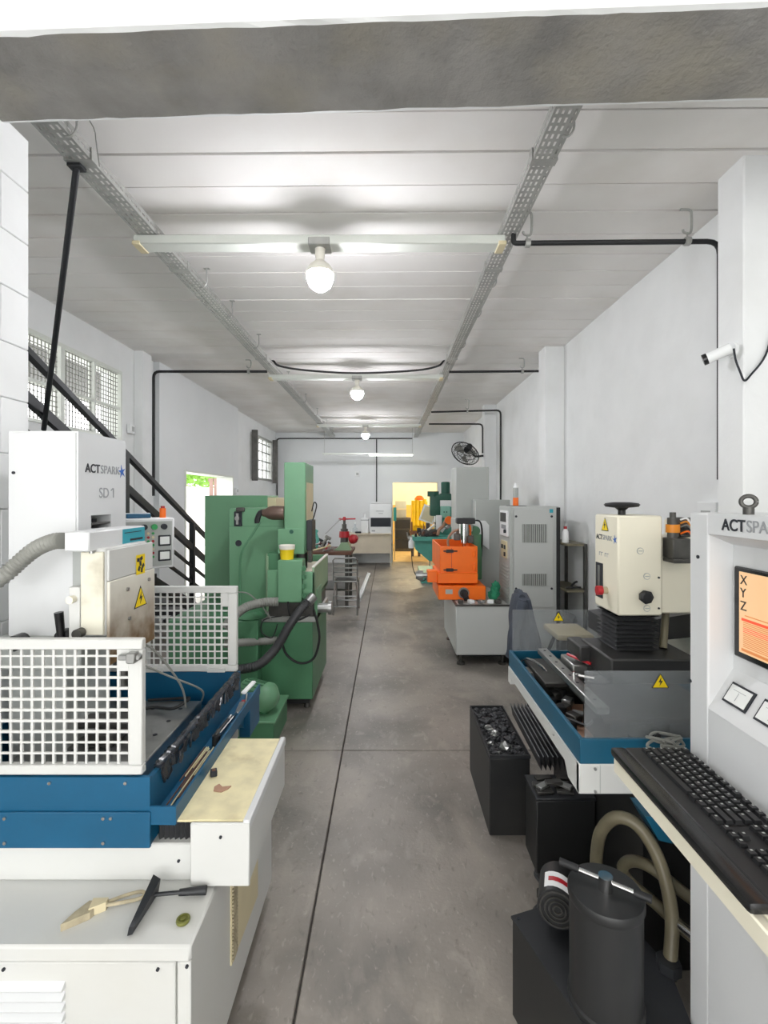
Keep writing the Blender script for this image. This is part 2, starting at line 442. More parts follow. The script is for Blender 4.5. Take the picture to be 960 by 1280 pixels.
point('annex_lamp_offscreen', (.9, 14.2, 3.1), 120, (1, .88, .60))     # ceiling light of the yellow room, above the doorway's view
# outside the side doorway
struct('ground_outside', MB().box(-9, XL - .2, 2, 22, -.15, -.02), 'outside', 'pale paving outside the side doorway', 'ground')
struct('wall_outside', MB().box(-6.4, -6.2, 2, 22, 0, 1.95), 'outside', 'white boundary wall outside the side doorway', 'wall')
T = Thing('shrub', 'leafy green shrub over the boundary wall outside the doorway', 'shrub', (-7.3, 16.5, 0))
mb = MB(); rnd = random.Random(3)
for i in range(1500):
    c = Vector((-7.3 + rnd.uniform(-.6, .7), 17 + rnd.uniform(-2.5, 3.5), 2.5 + rnd.gauss(0, .3)))
    d = Euler((rnd.uniform(0, 6), rnd.uniform(0, 6), 0)).to_matrix()
    mb.add([c + d @ Vector(p) for p in ((-.05, 0, 0), (0, -.12, 0), (.05, 0, 0), (0, .12, .02))], [(0, 1, 2, 3)])
f_ = T.part('foliage', mb, 'leaf'); f_['kind'] = 'stuff'
T.part('trunk', MB().tube([(-7.3, 16.5, 0), (-7.25, 16.6, 1), (-7.3, 17.0, 2.4)], .05), 'wood_dark')
T = Thing('roller_shutter', 'reddish brown slatted shutter outside the side doorway', 'shutter', (-4.2, 12.4, 0))
for i in range(8):
    T.part('slat', MB().box(-4.62 + i*.115, -4.62 + i*.115 + .1, 12.4, 12.43, 0, 2.1, .01), 'rust_shutter')
T.part('rail', MB().box(-4.66, -3.7, 12.43, 12.47, 2.02, 2.1), 'rust_shutter')
# window_1 : steel mesh grille high on the left wall
w1 = struct('window_1', MB().box(XL - .1, XL + .015, 3.55, 4.96, 2.87, 2.9).box(XL - .1, XL + .015, 3.55, 4.96, 2.19, 2.215).box(XL - .1, XL + .015, 4.93, 4.96, 2.2, 2.89)
            .box(XL - .1, XL + .015, 4.03, 4.08, 2.2, 2.89).box(XL - .05, XL + .01, 4.495, 4.52, 2.2, 2.89).box(XL - .05, XL + .01, 3.55, 4.96, 2.5, 2.525), 'alu', 'steel mesh grille window high above the stair rail', 'window')
mb = MB()
yy = 3.56
while yy < 4.94: mb.box(XL - .03, XL - .022, yy, yy + .006, 2.2, 2.88); yy += .042
zz = 2.23
while zz < 2.87: mb.box(XL - .026, XL - .018, 3.55, 4.94, zz, zz + .006); zz += .042
struct('grille', mb, 'hose_grey', parent=w1)
# added sheet outside, near-black to stand for shade behind the upper grille
struct('shade_sheet_outside', MB().box(-4.25, XL - .2, 2.4, 8.2, 2.95, 3.01), 'black_metal', 'added near-black shade sheet outside the grille window', 'shade sheet')
# window_2 : small steel window near the far end
w2 = struct('window_2', MB().box(XL - .08, XL + .01, 9.66, 9.72, 1.98, 2.93).box(XL - .08, XL + .01, 11.34, 11.4, 1.98, 2.93).box(XL - .08, XL + .01, 9.66, 11.4, 2.88, 2.93).box(XL - .08, XL + .01, 9.66, 11.4, 1.98, 2.03), 'galv', 'small barred steel window near the far corner', 'window')
mb = MB()
for yy in (10.0, 10.35, 10.7, 11.05): mb.box(XL - .06, XL - .03, yy, yy + .03, 1.98, 2.93)
for zz in (2.2, 2.4, 2.6, 2.78): mb.box(XL - .06, XL - .03, 9.66, 11.4, zz, zz + .025)
struct('bar', mb, 'galv', parent=w2)
struct('pane', MB().box(XL - .07, XL - .065, 9.7, 11.36, 2.0, 2.9), 'glass', parent=w2)
for a in (9.62, 11.36):
    struct('shutter_leaf', MB().cbox((XL + .09, a, 2.45), (.12, .03, 1.02), (0, 0, R(12)), .005), 'steel_dark', parent=w2)
d1 = struct('door_1', MB().box(XL - .2, XL + .08, 6.34, 6.38, 0, 1.97).box(XL - .2, XL + .08, 8.29, 8.33, 0, 1.97).box(XL - .2, XL + .08, 6.34, 8.33, 1.945, 1.97), 'alu', 'pale frame of the open side doorway', 'door frame')
d2 = struct('door_2', MB().box(.095, .12, YB - .01, YB + .19, 0, 1.99).box(1.21, 1.24, YB - .01, YB + .19, 0, 1.99).box(.095, 1.24, YB - .01, YB + .19, 1.965, 1.99), 'alu', 'frame of the doorway into the yellow room', 'door frame')

# ------------------------------------------------------------------ overhead services
def tray(xa, xb, lab, ystart):
    T = Thing('cable_tray', lab, 'cable tray', ((xa+xb)/2, 1.66, 3.07), group=None)
    mb = MB(); y = ystart; z0, z1 = 3.07, 3.12
    w = xb - xa
    # bottom: rows of slots
    xc = [0, .10, .22, .36, .44, .56, .64, .78, .90, 1.0]; hole = {1: 0, 3: 1, 5: 0, 7: 1}
    pts = []; fs = []
    n = 2 * int((11.72 - y) / .042)
    def yy_(j): return y + (j // 2) * .042 + (.014 if j % 2 else 0)
    def cellrows(cols, fn, holes):
        base = len(mb.v); nc = len(cols)
        v = [fn(c, yy_(j)) for j in range(n + 1) for c in cols]
        f = []
        for j in range(n):
            for i in range(nc - 1):
                if i in holes and j % 2 == 1: continue
                f.append((j*nc+i, j*nc+i+1, (j+1)*nc+i+1, (j+1)*nc+i))
        mb.add(v, f)
    xc2 = [0, .10, .20, .33, .43, .57, .67, .80, .90, 1]
    cellrows(xc2, lambda c, yy: (xa + c*w, yy, z0), {1: 0, 3: 1, 5: 0, 7: 1})
    zc = [0, .35, .55, 1]
    cellrows(zc, lambda c, yy: (xa, yy, z0 + c*(z1 - z0)), {1: 0})
    cellrows(zc, lambda c, yy: (xb, yy, z0 + c*(z1 - z0)), {1: 1})
    o = T.part('channel', mb, 'galv', smooth=False)
    sm = o.modifiers.new('thick', 'SOLIDIFY'); sm.thickness = .002
    for yy in (2.1, 3.1, 5.1, 7.1, 9.1):
        T.part('splice_clip', MB().box(xa - .006, xb + .006, yy - .02, yy + .02, z0 - .006, z0 - .002).box(xa - .007, xa - .002, yy - .02, yy + .02, z0 - .006, z1).box(xb + .002, xb + .007, yy - .02, yy + .02, z0 - .006, z1), 'galv')
    for yy in (1.95, 3.35, 3.9, 4.7, 6.1, 7.4, 8.6, 9.8, 11.0):
        xm = xb + .025
        T.part('hanger_hook', MB().tube([(xm, yy, ZC + .005), (xm, yy, 3.15), (xm, yy, 3.10), (xm - .02, yy, 3.07), (xm - .05, yy, 3.066)], .005, n=6).box(xm - .02, xm + .02, yy - .012, yy + .012, ZC - .004, ZC), 'galv')
tray(-1.40, -1.29, 'perforated steel cable tray above the mesh guarded machine and green machine', 1.665)
tray(.63, .73, 'perforated steel cable tray with the right hand wall conduits branching off', 1.588)
def lamp(y, lab, bx, watts, h=.055):
    T = Thing('ceiling_lamp', lab, 'lamp', (bx, y, 3.065))
    T.part('channel', MB().box(-1.42, .655, y - .05, y + .05, 3.013, 3.066, .006), 'alu')
    T.part('end_clip', MB().box(-1.425, -1.38, y - .054, y + .054, 3.008, 3.03, .003), 'beige')
    T.part('end_clip', MB().box(.615, .66, y - .054, y + .054, 3.008, 3.03, .003), 'beige')
    T.part('mounting_plate', MB().box(bx - .06, bx + .06, y - .056, y + .056, 3.007, 3.05, .004), 'galv')
    T.part('socket', MB().cyl((bx, y, 2.935), (bx, y, 3.01), .024, .03), 'cup_rim')
    T.part('bulb', MB().lathe([(.0, -.085), (.03, -.08), (.058, -.058), (.074, -.02), (.076, .01), (.066, .045), (.042, .068), (.026, .085)], (bx, y, 2.855), n=28), 'bulb')
    T.part('collar', MB().lathe([(.026, .086), (.043, .070), (.058, .058), (.0695, .042), (.0785, .012), (.077, .010)], (bx, y, 2.855), n=28), 'cup_rim')  # added opaque collar, keeps the bulb's light off the ceiling above
lamp(2.72, 'bare round bulb on an aluminium channel above the mesh guarded machine', -.385, 75)
lamp(5.75, 'bare round bulb on a channel over the grey electrical cabinet', -.37, 90)
lamp(9.6, 'bare round bulb on a channel beside the fluorescent fitting', -.45, 80)
T = Thing('fluorescent_fixture', 'long fluorescent tube fitting hanging before the far wall', 'lamp', (-.45, 11.0, 2.6))
T.part('housing', MB().box(-1.5, .6, 10.96, 11.04, 2.585, 2.62, .006), 'alu')
T.part('tube', MB().cyl((-1.46, 11, 2.57), (-.46, 11, 2.57), .013, n=10), 'paper', None, 'unlit tube')
T.part('tube', MB().cyl((-.43, 11, 2.57), (.56, 11, 2.57), .013, n=10), 'tube_light')
for x in (-1.46, .56): T.part('suspension_wire', MB().cyl((x, 11, 2.62), (x, 11, ZC), .004, n=6), 'galv')
def conduit(lab, pts, r=.013, hooks=(), m='black'):
    T = Thing('conduit', lab, 'conduit', pts[0])
    q = []
    for i, p in enumerate(pts):        # rounded corners
        p = Vector(p)
        if 0 < i < len(pts) - 1:
            a = (Vector(pts[i-1]) - p); b = (Vector(pts[i+1]) - p); d = min(.07, a.length*.4, b.length*.4)
            for tt in (0, .25, .5, .75, 1):
                u = p + a.normalized()*d; w = p + b.normalized()*d
                q.append(u*(1-tt)**2 + p*2*tt*(1-tt) + w*tt*tt)
        else: q.append(p)
    T.part('pipe', MB().tube(q, r, n=10, smooth=False), m)
    for h in hooks:
        x, y, z = h
        T.part('hanger_hook', MB().tube([(x - .05, y, ZC - .004), (x + .0, y, ZC - .006), (x + .012, y, ZC - .03), (x + .012, y, z + .07), (x, y, z + .045), (x - .03, y, z + .05), (x - .035, y, z + .065)], .007, n=6, sub=3).cyl((x - .012, y, z + .05), (x - .012, y, z), .005, n=6), 'galv')
        T.part('clamp', MB().cyl((x - .025, y, z), (x + .002, y, z), r * 1.7, n=10), 'galv')
conduit('black conduit running from the tray to the security camera pillar', [(.70, 2.68, 3.072), (.70, 2.68, 3.02), (XR - .022, 2.66, 3.02), (XR - .022, 2.66, 1.7)], .014, [(.79, 2.68, 3.02), (1.67, 2.66, 3.02)])
conduit('black conduit branching off towards the pillar behind the electrical cabinet', [(.70, 5.5, 3.04), (XR - .03, 5.5, 3.05), (XR - .03, 5.5, 1.6)], .014, [(1.55, 5.5, 3.045)])
conduit('black conduit dropping down the wall by the grey column machine', [(.70, 7.8, 2.99), (XR - .03, 7.8, 3.02), (XR - .03, 7.8, 1.4)], .015, [(1.3, 7.8, 3.0)])
conduit('black conduit leading to the wall fan', [(.70, 8.22, 2.86), (1.62, 8.22, 2.86), (1.62, 8.22, 2.36)], .014)
conduit('black conduit dropping beside the plaster panel on the stair wall', [(-1.40, 5.56, 3.06), (XL + .045, 5.56, 3.06), (XL + .045, 5.56, 1.62)], .016, [(-1.6, 5.56, 3.06)])
conduit('thin dark conduit crossing the far wall and dropping in the left corner', [(.6, YB - .03, 3.05), (XL + .04, YB - .03, 3.05), (XL + .04, YB - .03, 1.2)], .015)
conduit('thin dark conduit dropping down the far wall to the white appliance', [(-.28, YB - .03, 3.03), (-.28, YB - .03, 1.5)], .013)
T = Thing('cable', 'black cable sagging between the two trays', 'cable', (-1.35, 5.4, 3.05))
T.part('strand', MB().tube([(-1.345, 5.4, 3.10), (-1.29, 5.4, 3.137), (-1.22, 5.4, 3.08), (-.9, 5.4, 3.03), (-.35, 5.4, 3.0), (.3, 5.4, 3.03), (.56, 5.4, 3.08), (.63, 5.4, 3.137), (.685, 5.4, 3.10)], .012), 'black')
T = Thing('cable', 'thin wire loop slung along the ceiling beside the beam', 'cable', (-.6, 1.9, 3.18))
T.part('strand', MB().tube([(-1.22, 2.03, 3.0), (-1.22, 2.0, 3.12), (-1.19, 1.95, 3.185), (-.75, 1.9, 3.19), (-.4, 1.93, 3.165), (0, 1.9, 3.19), (.6, 1.86, 3.19)], .0025, n=5), 'hose_grey')
# support pole and stair railing
T = Thing('support_pole', 'black steel pole slanting from the tray to the stair rail', 'pole', (-2.09, 2.93, 0))
T.part('tube', MB().cyl((-1.375, 2.12, 3.06), (-2.13, 2.97, 2.02), .014, n=10), 'black_metal')
T.part('bracket', MB().box(-1.405, -1.345, 2.095, 2.145, 3.05, 3.068, .003), 'black_metal')
T = Thing('stair_railing', 'black steel stair railing descending along the left wall', 'railing', (-2.1, 3.76, 0))
def rl(dz, y0, y1, w, h):
    mb = MB(); z = lambda yy: 1.99 - .475*(yy - 3.76) + dz
    mb.add([(-2.1 + sx*w, yy, z(yy) + sz*h) for yy in (y0, y1) for sx in (-1, 1) for sz in (-1, 1)], [(0, 1, 3, 2), (4, 6, 7, 5), (0, 4, 5, 1), (2, 3, 7, 6), (0, 2, 6, 4), (1, 5, 7, 3)])
    return mb
T.part('handrail', rl(0, 2.3, 6.0, .022, .02), 'black_metal')
T.part('rail', rl(-.27, 2.3, 6.0, .018, .035), 'black_metal')
T.part('rail', rl(-.47, 2.6, 6.0, .012, .015), 'black_metal')
T.part('rail', rl(-.64, 2.6, 6.0, .012, .015), 'black_metal')
T.part('stringer', rl(-.9, 2.3, 5.85, .02, .06), 'black_metal')
for yy in (2.42, 3.83, 5.15): T.part('post', MB().box(-2.125, -2.075, yy - .025, yy + .025, 0 if yy > 3 else 0, 1.99 - .475*(yy - 3.76)), 'black_metal')
for i in range(9):
    yy = 2.5 + i*.4
    T.part('tread', MB().box(XL + .09 if yy > 4.9 else XL + .01, -2.11, yy, yy + .28, 1.05 - .475*(yy - 3.76) - .02, 1.05 - .475*(yy - 3.76) + .02), 'black_metal')
# small wall fittings
def outlet(lab, loc, dim, face):
    T = Thing('wall_box', lab, 'outlet', loc); x, y, z = loc; a, b, c = dim
    T.part('cover', MB().box(x - a, x + a, y - b, y + b, z - c, z + c, .004), 'paper')
    if face == 'x': T.part('socket', MB().box(x + a, x + a + .003, y - b*.5, y + b*.5, z - c*.5, z + c*.5), 'panel_grey')
    elif face == '-x': T.part('socket', MB().box(x - a - .003, x - a, y - b*.5, y + b*.5, z - c*.6, z - c*.1), 'panel_grey').parent
    else: T.part('socket', MB().box(x - a*.5, x + a*.5, y - b - .003, y - b, z - c*.5, z + c*.5), 'panel_grey')
outlet('small white outlet box beside the grille window', (XL + .02, 5.12, 2.33), (.02, .045, .05), 'x')
outlet('small outlet box beside the open side doorway', (XL + .09, 8.46, 1.72), (.02, .05, .05), 'x')
outlet('small square box on the far wall above the desk', (-.75, YB - .02, 2.18), (.06, .02, .06), 'y')
outlet('white socket box on the wall by the camera pillar', (XR - .02, 2.75, 1.53), (.02, .08, .045), '-x')
T = Thing('security_camera', 'white bullet security camera on the near pillar', 'camera', (1.655, 2.3, 2.3))
T.part('mount', MB().cyl((1.66, 2.31, 2.31), (1.645, 2.31, 2.31), .04).tube([(1.645, 2.31, 2.31), (1.62, 2.3, 2.30), (1.60, 2.29, 2.29)], .014), 'paper')
T.part('body', MB().cyl((1.625, 2.272, 2.308), (1.55, 2.33, 2.275), .026, n=18), 'paper')
T.part('lens_hood', MB().cyl((1.55, 2.33, 2.275), (1.535, 2.34, 2.269), .027, n=18), 'black_gloss')
T.part('lead', MB().tube([(1.63, 2.262, 2.30), (1.615, 2.23, 2.24), (1.625, 2.215, 2.18), (1.645, 2.215, 2.14), (1.68, 2.22, 2.17), (1.75, 2.225, 2.26), (1.80, 2.232, 2.42), (1.84, 2.232, 2.6)], .005, n=6), 'ink')
T = Thing('wall_fan', 'black oscillating fan on the far pillar', 'fan', (1.6, 8.3, 2.35))
c = Vector((1.33, 8.28, 2.36)); ax = Vector((-.48, -.55, -.68)).normalized()
q = ax.to_track_quat('Z', 'Y').to_matrix()
mb = MB()
for k, (rr, zz) in enumerate(((.25, 0), (.19, .045), (.12, .065), (.19, -.06), (.12, -.08))):
    mb.tube([c + q @ Vector((rr*math.cos(a), rr*math.sin(a), zz)) for a in [2*math.pi*i/24 for i in range(25)]], .005 if k else .009, n=5, smooth=False)
for i in range(28):
    a = 2*math.pi*i/28
    mb.tube([c + q @ Vector((rr*math.cos(a), rr*math.sin(a), zz)) for rr, zz in ((.03, .07), (.15, .058), (.25, 0), (.15, -.072), (.04, -.09))], .0025, n=4, smooth=False)
T.part('cage', mb, 'black_metal')
mb = MB()
for k in range(3):
    a0 = 2*math.pi*k/3
    mb.add([c + q @ Vector((r_*math.cos(a0+a), r_*math.sin(a0+a), z_)) for r_, a, z_ in ((.03, -.3, -.02), (.2, -.35, -.03), (.22, .25, .0), (.18, .5, .02), (.03, .4, .02))], [(0, 1, 2, 3, 4)])
T.part('blade', mb, 'hose_grey')
T.part('motor', MB().cyl(c - ax*.08, c - ax*.22, .065, .05), 'black')
T.part('arm', MB().tube([c - ax*.18, (1.5, 8.36, 2.33), (1.66, 8.36, 2.33)], .018), 'black')
# ------------------------------------------------------------------ near left machine (white and blue, mesh guards)
T = Thing('spark_erosion_machine', 'white and blue spark erosion machine with white mesh guards', 'machine', (-.9, 1.7, 0))
XS = -.47
base = T.part('base_cabinet', MB().box(-1.30, XS, 1.15, 1.94, .06, .51, .004).box(-1.30, -.66, 1.9, 2.12, .06, .51), 'mach_white')
T.part('plinth', MB().box(-1.26, XS - .05, 1.2, 1.9, 0, .06), 'black')  # near-black colour carries the shade under the cabinet
T.part('front_panel', MB().box(-1.29, XS - .035, 1.138, 1.152, .08, .498, .003), 'mach_white', base)
T.part('corner_panel', MB().box(XS - .03, XS + .002, 1.138, 1.152, .08, .498, .003), 'mach_white', base)
T.part('shelf_lid', MB().box(-1.31, XS + .006, 1.128, 1.36, .505, .545, .006), 'mach_white')
for i in range(10):
    z = .455 - i*.024
    mb = MB().prism([(1.139, z), (1.139, z - .018), (1.126, z - .017), (1.124, z - .012)], 'x', -1.15, -.765)
    T.part('louver', mb, 'mach_white2', base)
for x, z in ((-.91, .483), (-.545, .483), (-.86, .13)): T.part('screw', MB().cyl((x, 1.139, z), (x, 1.134, z), .004, n=8), 'ink', base)
T.part('screw', MB().cyl((XS - .006, 1.139, .49), (XS - .006, 1.134, .49), .004, n=8), 'ink', base)
T.part('recess_handle', MB().box(-.655, -.565, 1.133, 1.139, .31, .345).box(-.645, -.575, 1.131, 1.135, .318, .338), 'panel_grey', base)
# vent panel on aisle side
vp = T.part('vent_panel', MB().prism([(1.43, .46), (1.72, .475), (1.72, .175), (1.43, .205)], 'x', XS - .002, XS + .004), 'beige', base)
for i in range(22):
    z = .212 + i*.0110
    T.part('fin', MB().box(XS + .003, XS + .009, 1.435, 1.475, z, z + .006), 'bristle', vp)
# carcass above the shelf
T.part('carcass', MB().box(-1.30, -.47, 1.32, 1.745, .545, .648, .005).box(-1.30, -.66, 1.7, 2.12, .545, .648), 'mach_white')
T.part('screw', MB().cyl((-.575, 1.321, .602), (-.575, 1.316, .602), .004, n=8), 'ink')
zz_ = [(-.642 + i*.0072, 1.335 if i % 2 else 1.345) for i in range(16)]
T.part('way_cover', MB().prism(zz_ + [(zz_[-1][0], 1.72), (-.642, 1.72)], 'z', .6485, .7165), 'rubber', None, 'black folded rubber way cover', False)
dr = T.part('side_drawer', MB().box(-.53, -.375, 1.30, 1.745, .556, .718, .004), 'mach_white')
T.part('drawer_face', MB().box(-.533, -.373, 1.292, 1.302, .552, .722, .003), 'mach_white', dr)
T.part('screw', MB().cyl((-.45, 1.292, .687), (-.45, 1.288, .687), .004, n=8), 'ink', dr)
T.part('drawer_top', MB().box(-.66, -.388, 1.305, 1.745, .718, .724), 'yellow_top', dr, 'yellow stained tray top')
T.part('side_rim', MB().box(-.392, -.373, 1.295, 1.75, .70, .729, .003), 'mach_white2', dr)
# blue work tank
tx0, tx1, ty0, ty1 = -1.30, -.645, 1.30, 2.1
tk = T.part('tank', MB().box(tx0, tx1, ty0, ty0 + .012, .655, .842).box(tx0, tx1, ty1 - .012, ty1, .655, .842).box(tx0, tx0 + .012, ty0 + .012, ty1 - .012, .655, .842).box(tx1 - .016, tx1, ty0 + .012, ty1 - .012, .655, .835).box(tx0 + .012, tx1 - .016, ty0 + .012, ty1 - .012, .655, .70), 'blue')
T.part('tank_flange', MB().box(tx0, tx1 + .004, ty0 - .008, ty0 + .002, .655, .752, .002), 'blue', tk)
for x, z in ((-.915, .828), (-.71, .828)): T.part('bolt', MB().cyl((x, ty0, z), (x, ty0 - .005, z), .0045, n=10), 'chrome', tk)
for x, z in ((-1.05, .738), (-1.03, .738), (-.765, .738), (-.745, .738), (-1.03, .672), (-.765, .672)): T.part('bolt', MB().cyl((x, ty0 - .008, z), (x, ty0 - .013, z), .0045, n=10), 'chrome', tk)
# channel on the aisle side
ch = T.part('drip_channel', MB().box(-.645, -.575, 1.30, 2.15, .722, .728).box(-.58, -.572, 1.30, 2.15, .722, .765).box(-.645, -.572, 1.296, 1.304, .715, .765).prism([(1.9, .722), (2.15, .722), (2.15, .62), (2.05, .60)], 'x', -.63, -.60), 'blue', tk)
T.part('rear_bracket', MB().box(-.62, -.575, 2.0, 2.15, .60, .723, .003), 'blue', tk)
# wrinkled black seal
mb = MB(); pts = []
for i in range(90):
    y = ty0 + .06 + (ty1 - ty0 - .08) * i / 89
    pts.append((-.655 + .006*noise.noise(Vector((i*.5, 0, 0))), y, .835 + .005*noise.noise(Vector((i*.6, 4, 0)))))
mb.tube(pts, .012, n=7, smooth=False, rfun=lambda i, n: .013 + .007*noise.noise(Vector((i*.45, 9, 0))))
for i in range(26):
    y = ty0 + .08 + i*.027; z = .83
    mb.cbox((-.643 + random.uniform(-.003, .003), y, z - random.uniform(.01, .03)), (.006, random.uniform(.02, .04), random.uniform(.03, .05)), (random.uniform(-.5, .5), random.uniform(-.2, .2), random.uniform(-.3, .3)), .001)
T.part('tank_seal', mb, 'plastic_clear', tk, 'wrinkled black plastic seal')
tb = T.part('work_table', MB().box(-1.22, -.775, 1.42, 2.0, .70, .755, .004), 'steel')
me = MB().cyl((0, 0, 0), (0, 0, .002), .008, n=10).mesh('table_hole_shade'); me.materials.append(M['ink'])  # dark discs, the shade inside the table holes painted flat
for i in range(3):
    for j in range(5): T.share('table_hole_shade', me, (-.83 - i*.11, 1.5 + j*.105, .7545), tb)
T.part('vise_block', MB().box(-1.02, -.93, 1.62, 1.80, .755, .80, .004).box(-1.08, -.90, 1.66, 1.74, .80, .82, .003), 'steel_dark')
# mesh guards
def guard(y, lab, x0=-1.30, x1=-.668):
    g = T.part('mesh_guard', MB().box(x0, x1, y - .012, y + .012, .846, .872, .003).box(x0, x1, y - .012, y + .012, 1.186, 1.215, .003).box(x1 - .04, x1, y - .012, y + .012, .872, 1.186, .003).box(x0, x0 + .028, y - .012, y + .012, .872, 1.186, .003), 'mach_white', None, lab)
    mb = MB(); p = .0295
    x = x1 - .04 - p
    while x > x0 + .03: mb.box(x - .0035, x + .0035, y - .003, y + .003, .87, 1.19); x -= p
    z = .872 + p
    while z < 1.185: mb.box(x0 + .02, x1 - .02, y - .0045, y + .0015, z - .0035, z + .0035); z += p
    T.part('wire_grid', mb, 'mach_white', g, None, False)
    # corner plates where the grid stops short
    T.part('corner_plate', MB().box(x1 - .068, x1 - .038, y - .006, y + .006, 1.127, 1.188), 'mach_white', g)
    return g
g1 = guard(1.315, 'white square mesh guard with steel latch')
T.part('latch', MB().box(-.725, -.665, 1.285, 1.302, 1.163, 1.178, .003).box(-.70, -.675, 1.278, 1.302, 1.156, 1.185, .003), 'steel', g1)
g2 = guard(2.09, 'white square mesh guard on the far side of the tank', x1=-.655)
for xa in (-1.05, -.78): T.part('guard_foot', MB().box(xa, xa + .075, 2.07, 2.078, .846, .862), 'mach_white', g2)
# column
cx1 = -1.0
A, Bq = [(1.55, 1.12), (1.83, 1.12), (1.83, 1.815), (1.55, 1.815)], [(1.617, 1.495), (1.734, 1.495), (1.734, 1.54), (1.617, 1.54)]
vs = [(cx1, y, z) for y, z in A] + [(cx1, y, z) for y, z in Bq] + [(cx1 - .11, y, z) for y, z in Bq] + [(-1.225, y, z) for y, z in A]
fs = [(12, 13, 14, 15), (8, 9, 10, 11)] + [f for i in range(4) for j in [(i + 1) % 4] for f in ((i, j, 4 + j, 4 + i), (4 + i, 4 + j, 8 + j, 8 + i), (i, j, 12 + j, 12 + i))]
co = T.part('column', MB().add(vs, fs), 'mach_white2', None, None, False)      # with a real recess for the slot
T.part('column_side_panel', MB().box(-1.222, cx1 - .006, 1.546, 1.552, 1.14, 1.81, .002), 'mach_white2', co)
T.part('screw', MB().cyl((-1.205, 1.547, 1.68), (-1.205, 1.542, 1.68), .005, n=8), 'ink', co)
T.text('logo_text', 'ACT', .041, (cx1 + .0006, 1.585, 1.685), FACE_PX, 'ink', parent=co, bold=True)
T.text('logo_text', 'SPARK', .041, (cx1 + .0006, 1.588 + T.tw, 1.685), FACE_PX, 'ink_grey', parent=co)
T.part('logo_star', star((cx1 + .0006, 1.802, 1.697), .026, (0, 1, 0), (0, 0, 1), (1, 0, 0)), 'ink_blue', co)
T.text('model_text', 'SD 1', .05, (cx1 + .0006, 1.66, 1.60), FACE_PX, 'ink_grey', parent=co)
T.part('model_mark', MB().cbox((cx1 + .0006, 1.66 + T.tw - .012, 1.629), (.0012, .014, .0035), (R(35), 0, 0)), 'ink_grey', co, None, False)
T.part('slot_slide', MB().box(cx1 - .10, cx1 - .05, 1.62, 1.731, 1.50, 1.525), 'black_metal', co)
T.part('slot_plate', MB().cbox((cx1 - .025, 1.6755, 1.506), (.05, .108, .006), (0, R(-14), 0)), 'steel_dark', co)
# head and arm
hd = T.part('head', MB().box(-.91, -.835, 1.42, 1.66, 1.19, 1.45, .004), 'mach_white')
T.part('head_plate', MB().box(-.905, -.838, 1.412, 1.421, 1.195, 1.44, .002), 'stained', hd)
T.part('head_slide', MB().box(-1.0, -.92, 1.52, 1.66, 1.17, 1.45, .002), 'panel_grey', hd)
T.part('front_plate', MB().box(-.836, -.826, 1.425, 1.70, 1.1, 1.35, .002), 'oily_plate', hd, 'cream head plate with brown oil stains')
T.part('front_plate_upper', MB().box(-.836, -.828, 1.425, 1.69, 1.352, 1.444, .002), 'mach_white', hd)
T.part('hazard_sticker', MB().box(-.826, -.8252, 1.575, 1.63, 1.345, 1.41), 'sticker_yellow', hd, 'yellow and black hazard sticker', False)
for i, (a, b) in enumerate(((.2, .75), (.55, .8), (.75, .4), (.3, .3), (.6, .2), (.45, .55))):
    T.part('sticker_mark', MB().cbox((-.8247, 1.575 + .055*a, 1.345 + .065*b), (.0006, .016, .012), (R(20*i), 0, 0)), 'ink', hd, None, False)
tri_sign(T, (-.8255, 1.60, 1.272), .082, (0, 1, 0), (0, 0, 1), (1, 0, 0), hd)
for y, z in ((1.52, 1.31), (1.655, 1.318), (1.53, 1.215)): T.part('bolt', MB().cyl((-.826, y, z), (-.82, y, z), .006, n=10), 'steel', hd)
T.part('knob', MB().cyl((-.90, 1.41, 1.205), (-.90, 1.385, 1.205), .014, n=14), 'steel_dark', hd)
T.part('clamp_plate', MB().box(-.945, -.912, 1.42, 1.45, 1.17, 1.335, .002), 'mach_white', hd)
T.part('knob', MB().cyl((-.93, 1.42, 1.30), (-.93, 1.40, 1.30), .011, n=16), 'mach_cream', hd)
T.part('quill', MB().cyl((-.86, 1.56, 1.17), (-.86, 1.56, 1.06), .03).cyl((-.86, 1.56, 1.06), (-.86, 1.56, .98), .014), 'steel_dark', hd)
ar = T.part('arm_box', MB().box(-.932, -.86, 1.38, 1.70, 1.444, 1.501, .004), 'mach_white2')
T.part('name_sticker', MB().box(-.8605, -.8590, 1.555, 1.695, 1.448, 1.497), 'sticker_teal', ar, 'teal sticker with dark lettering', False)
T.part('sticker_mark', MB().box(-.8592, -.8583, 1.60, 1.68, 1.456, 1.463), 'ink', ar, None, False)
T.part('sticker_mark', MB().box(-.8592, -.8583, 1.565, 1.67, 1.483, 1.4855), 'ink', ar, None, False)
for y in (1.41, 1.46): T.part('screw', MB().cyl((-.87, y, 1.446), (-.87, y, 1.436), .007, n=10), 'steel', ar)
pts = [P(79, 676, 1.40), P(66, 677, 1.41), P(45, 686, 1.43), P(25, 702, 1.43), P(5, 720, 1.42), P(-25, 740, 1.4)]
mb = MB().tube(pts, .02, n=14, sub=14, rfun=lambda i, n: .021 + (.0035 if i % 3 == 0 else 0))
T.part('corrugated_hose', mb, 'hose_grey', None, 'grey corrugated hose')
T.part('lever', MB().cyl((-1.0, 1.50, 1.17), (-1.0, 1.47, 1.17), .024, n=14).cyl((-1.0, 1.47, 1.17), (-1.005, 1.465, 1.25), .011, .013), 'black_gloss')
T.part('lever', MB().cyl((-1.14, 1.50, 1.155), (-1.14, 1.46, 1.155), .024, n=14), 'black_gloss')
T.part('slide_block', MB().box(-1.25, -.96, 1.50, 1.80, 1.06, 1.155, .004), 'panel_grey')
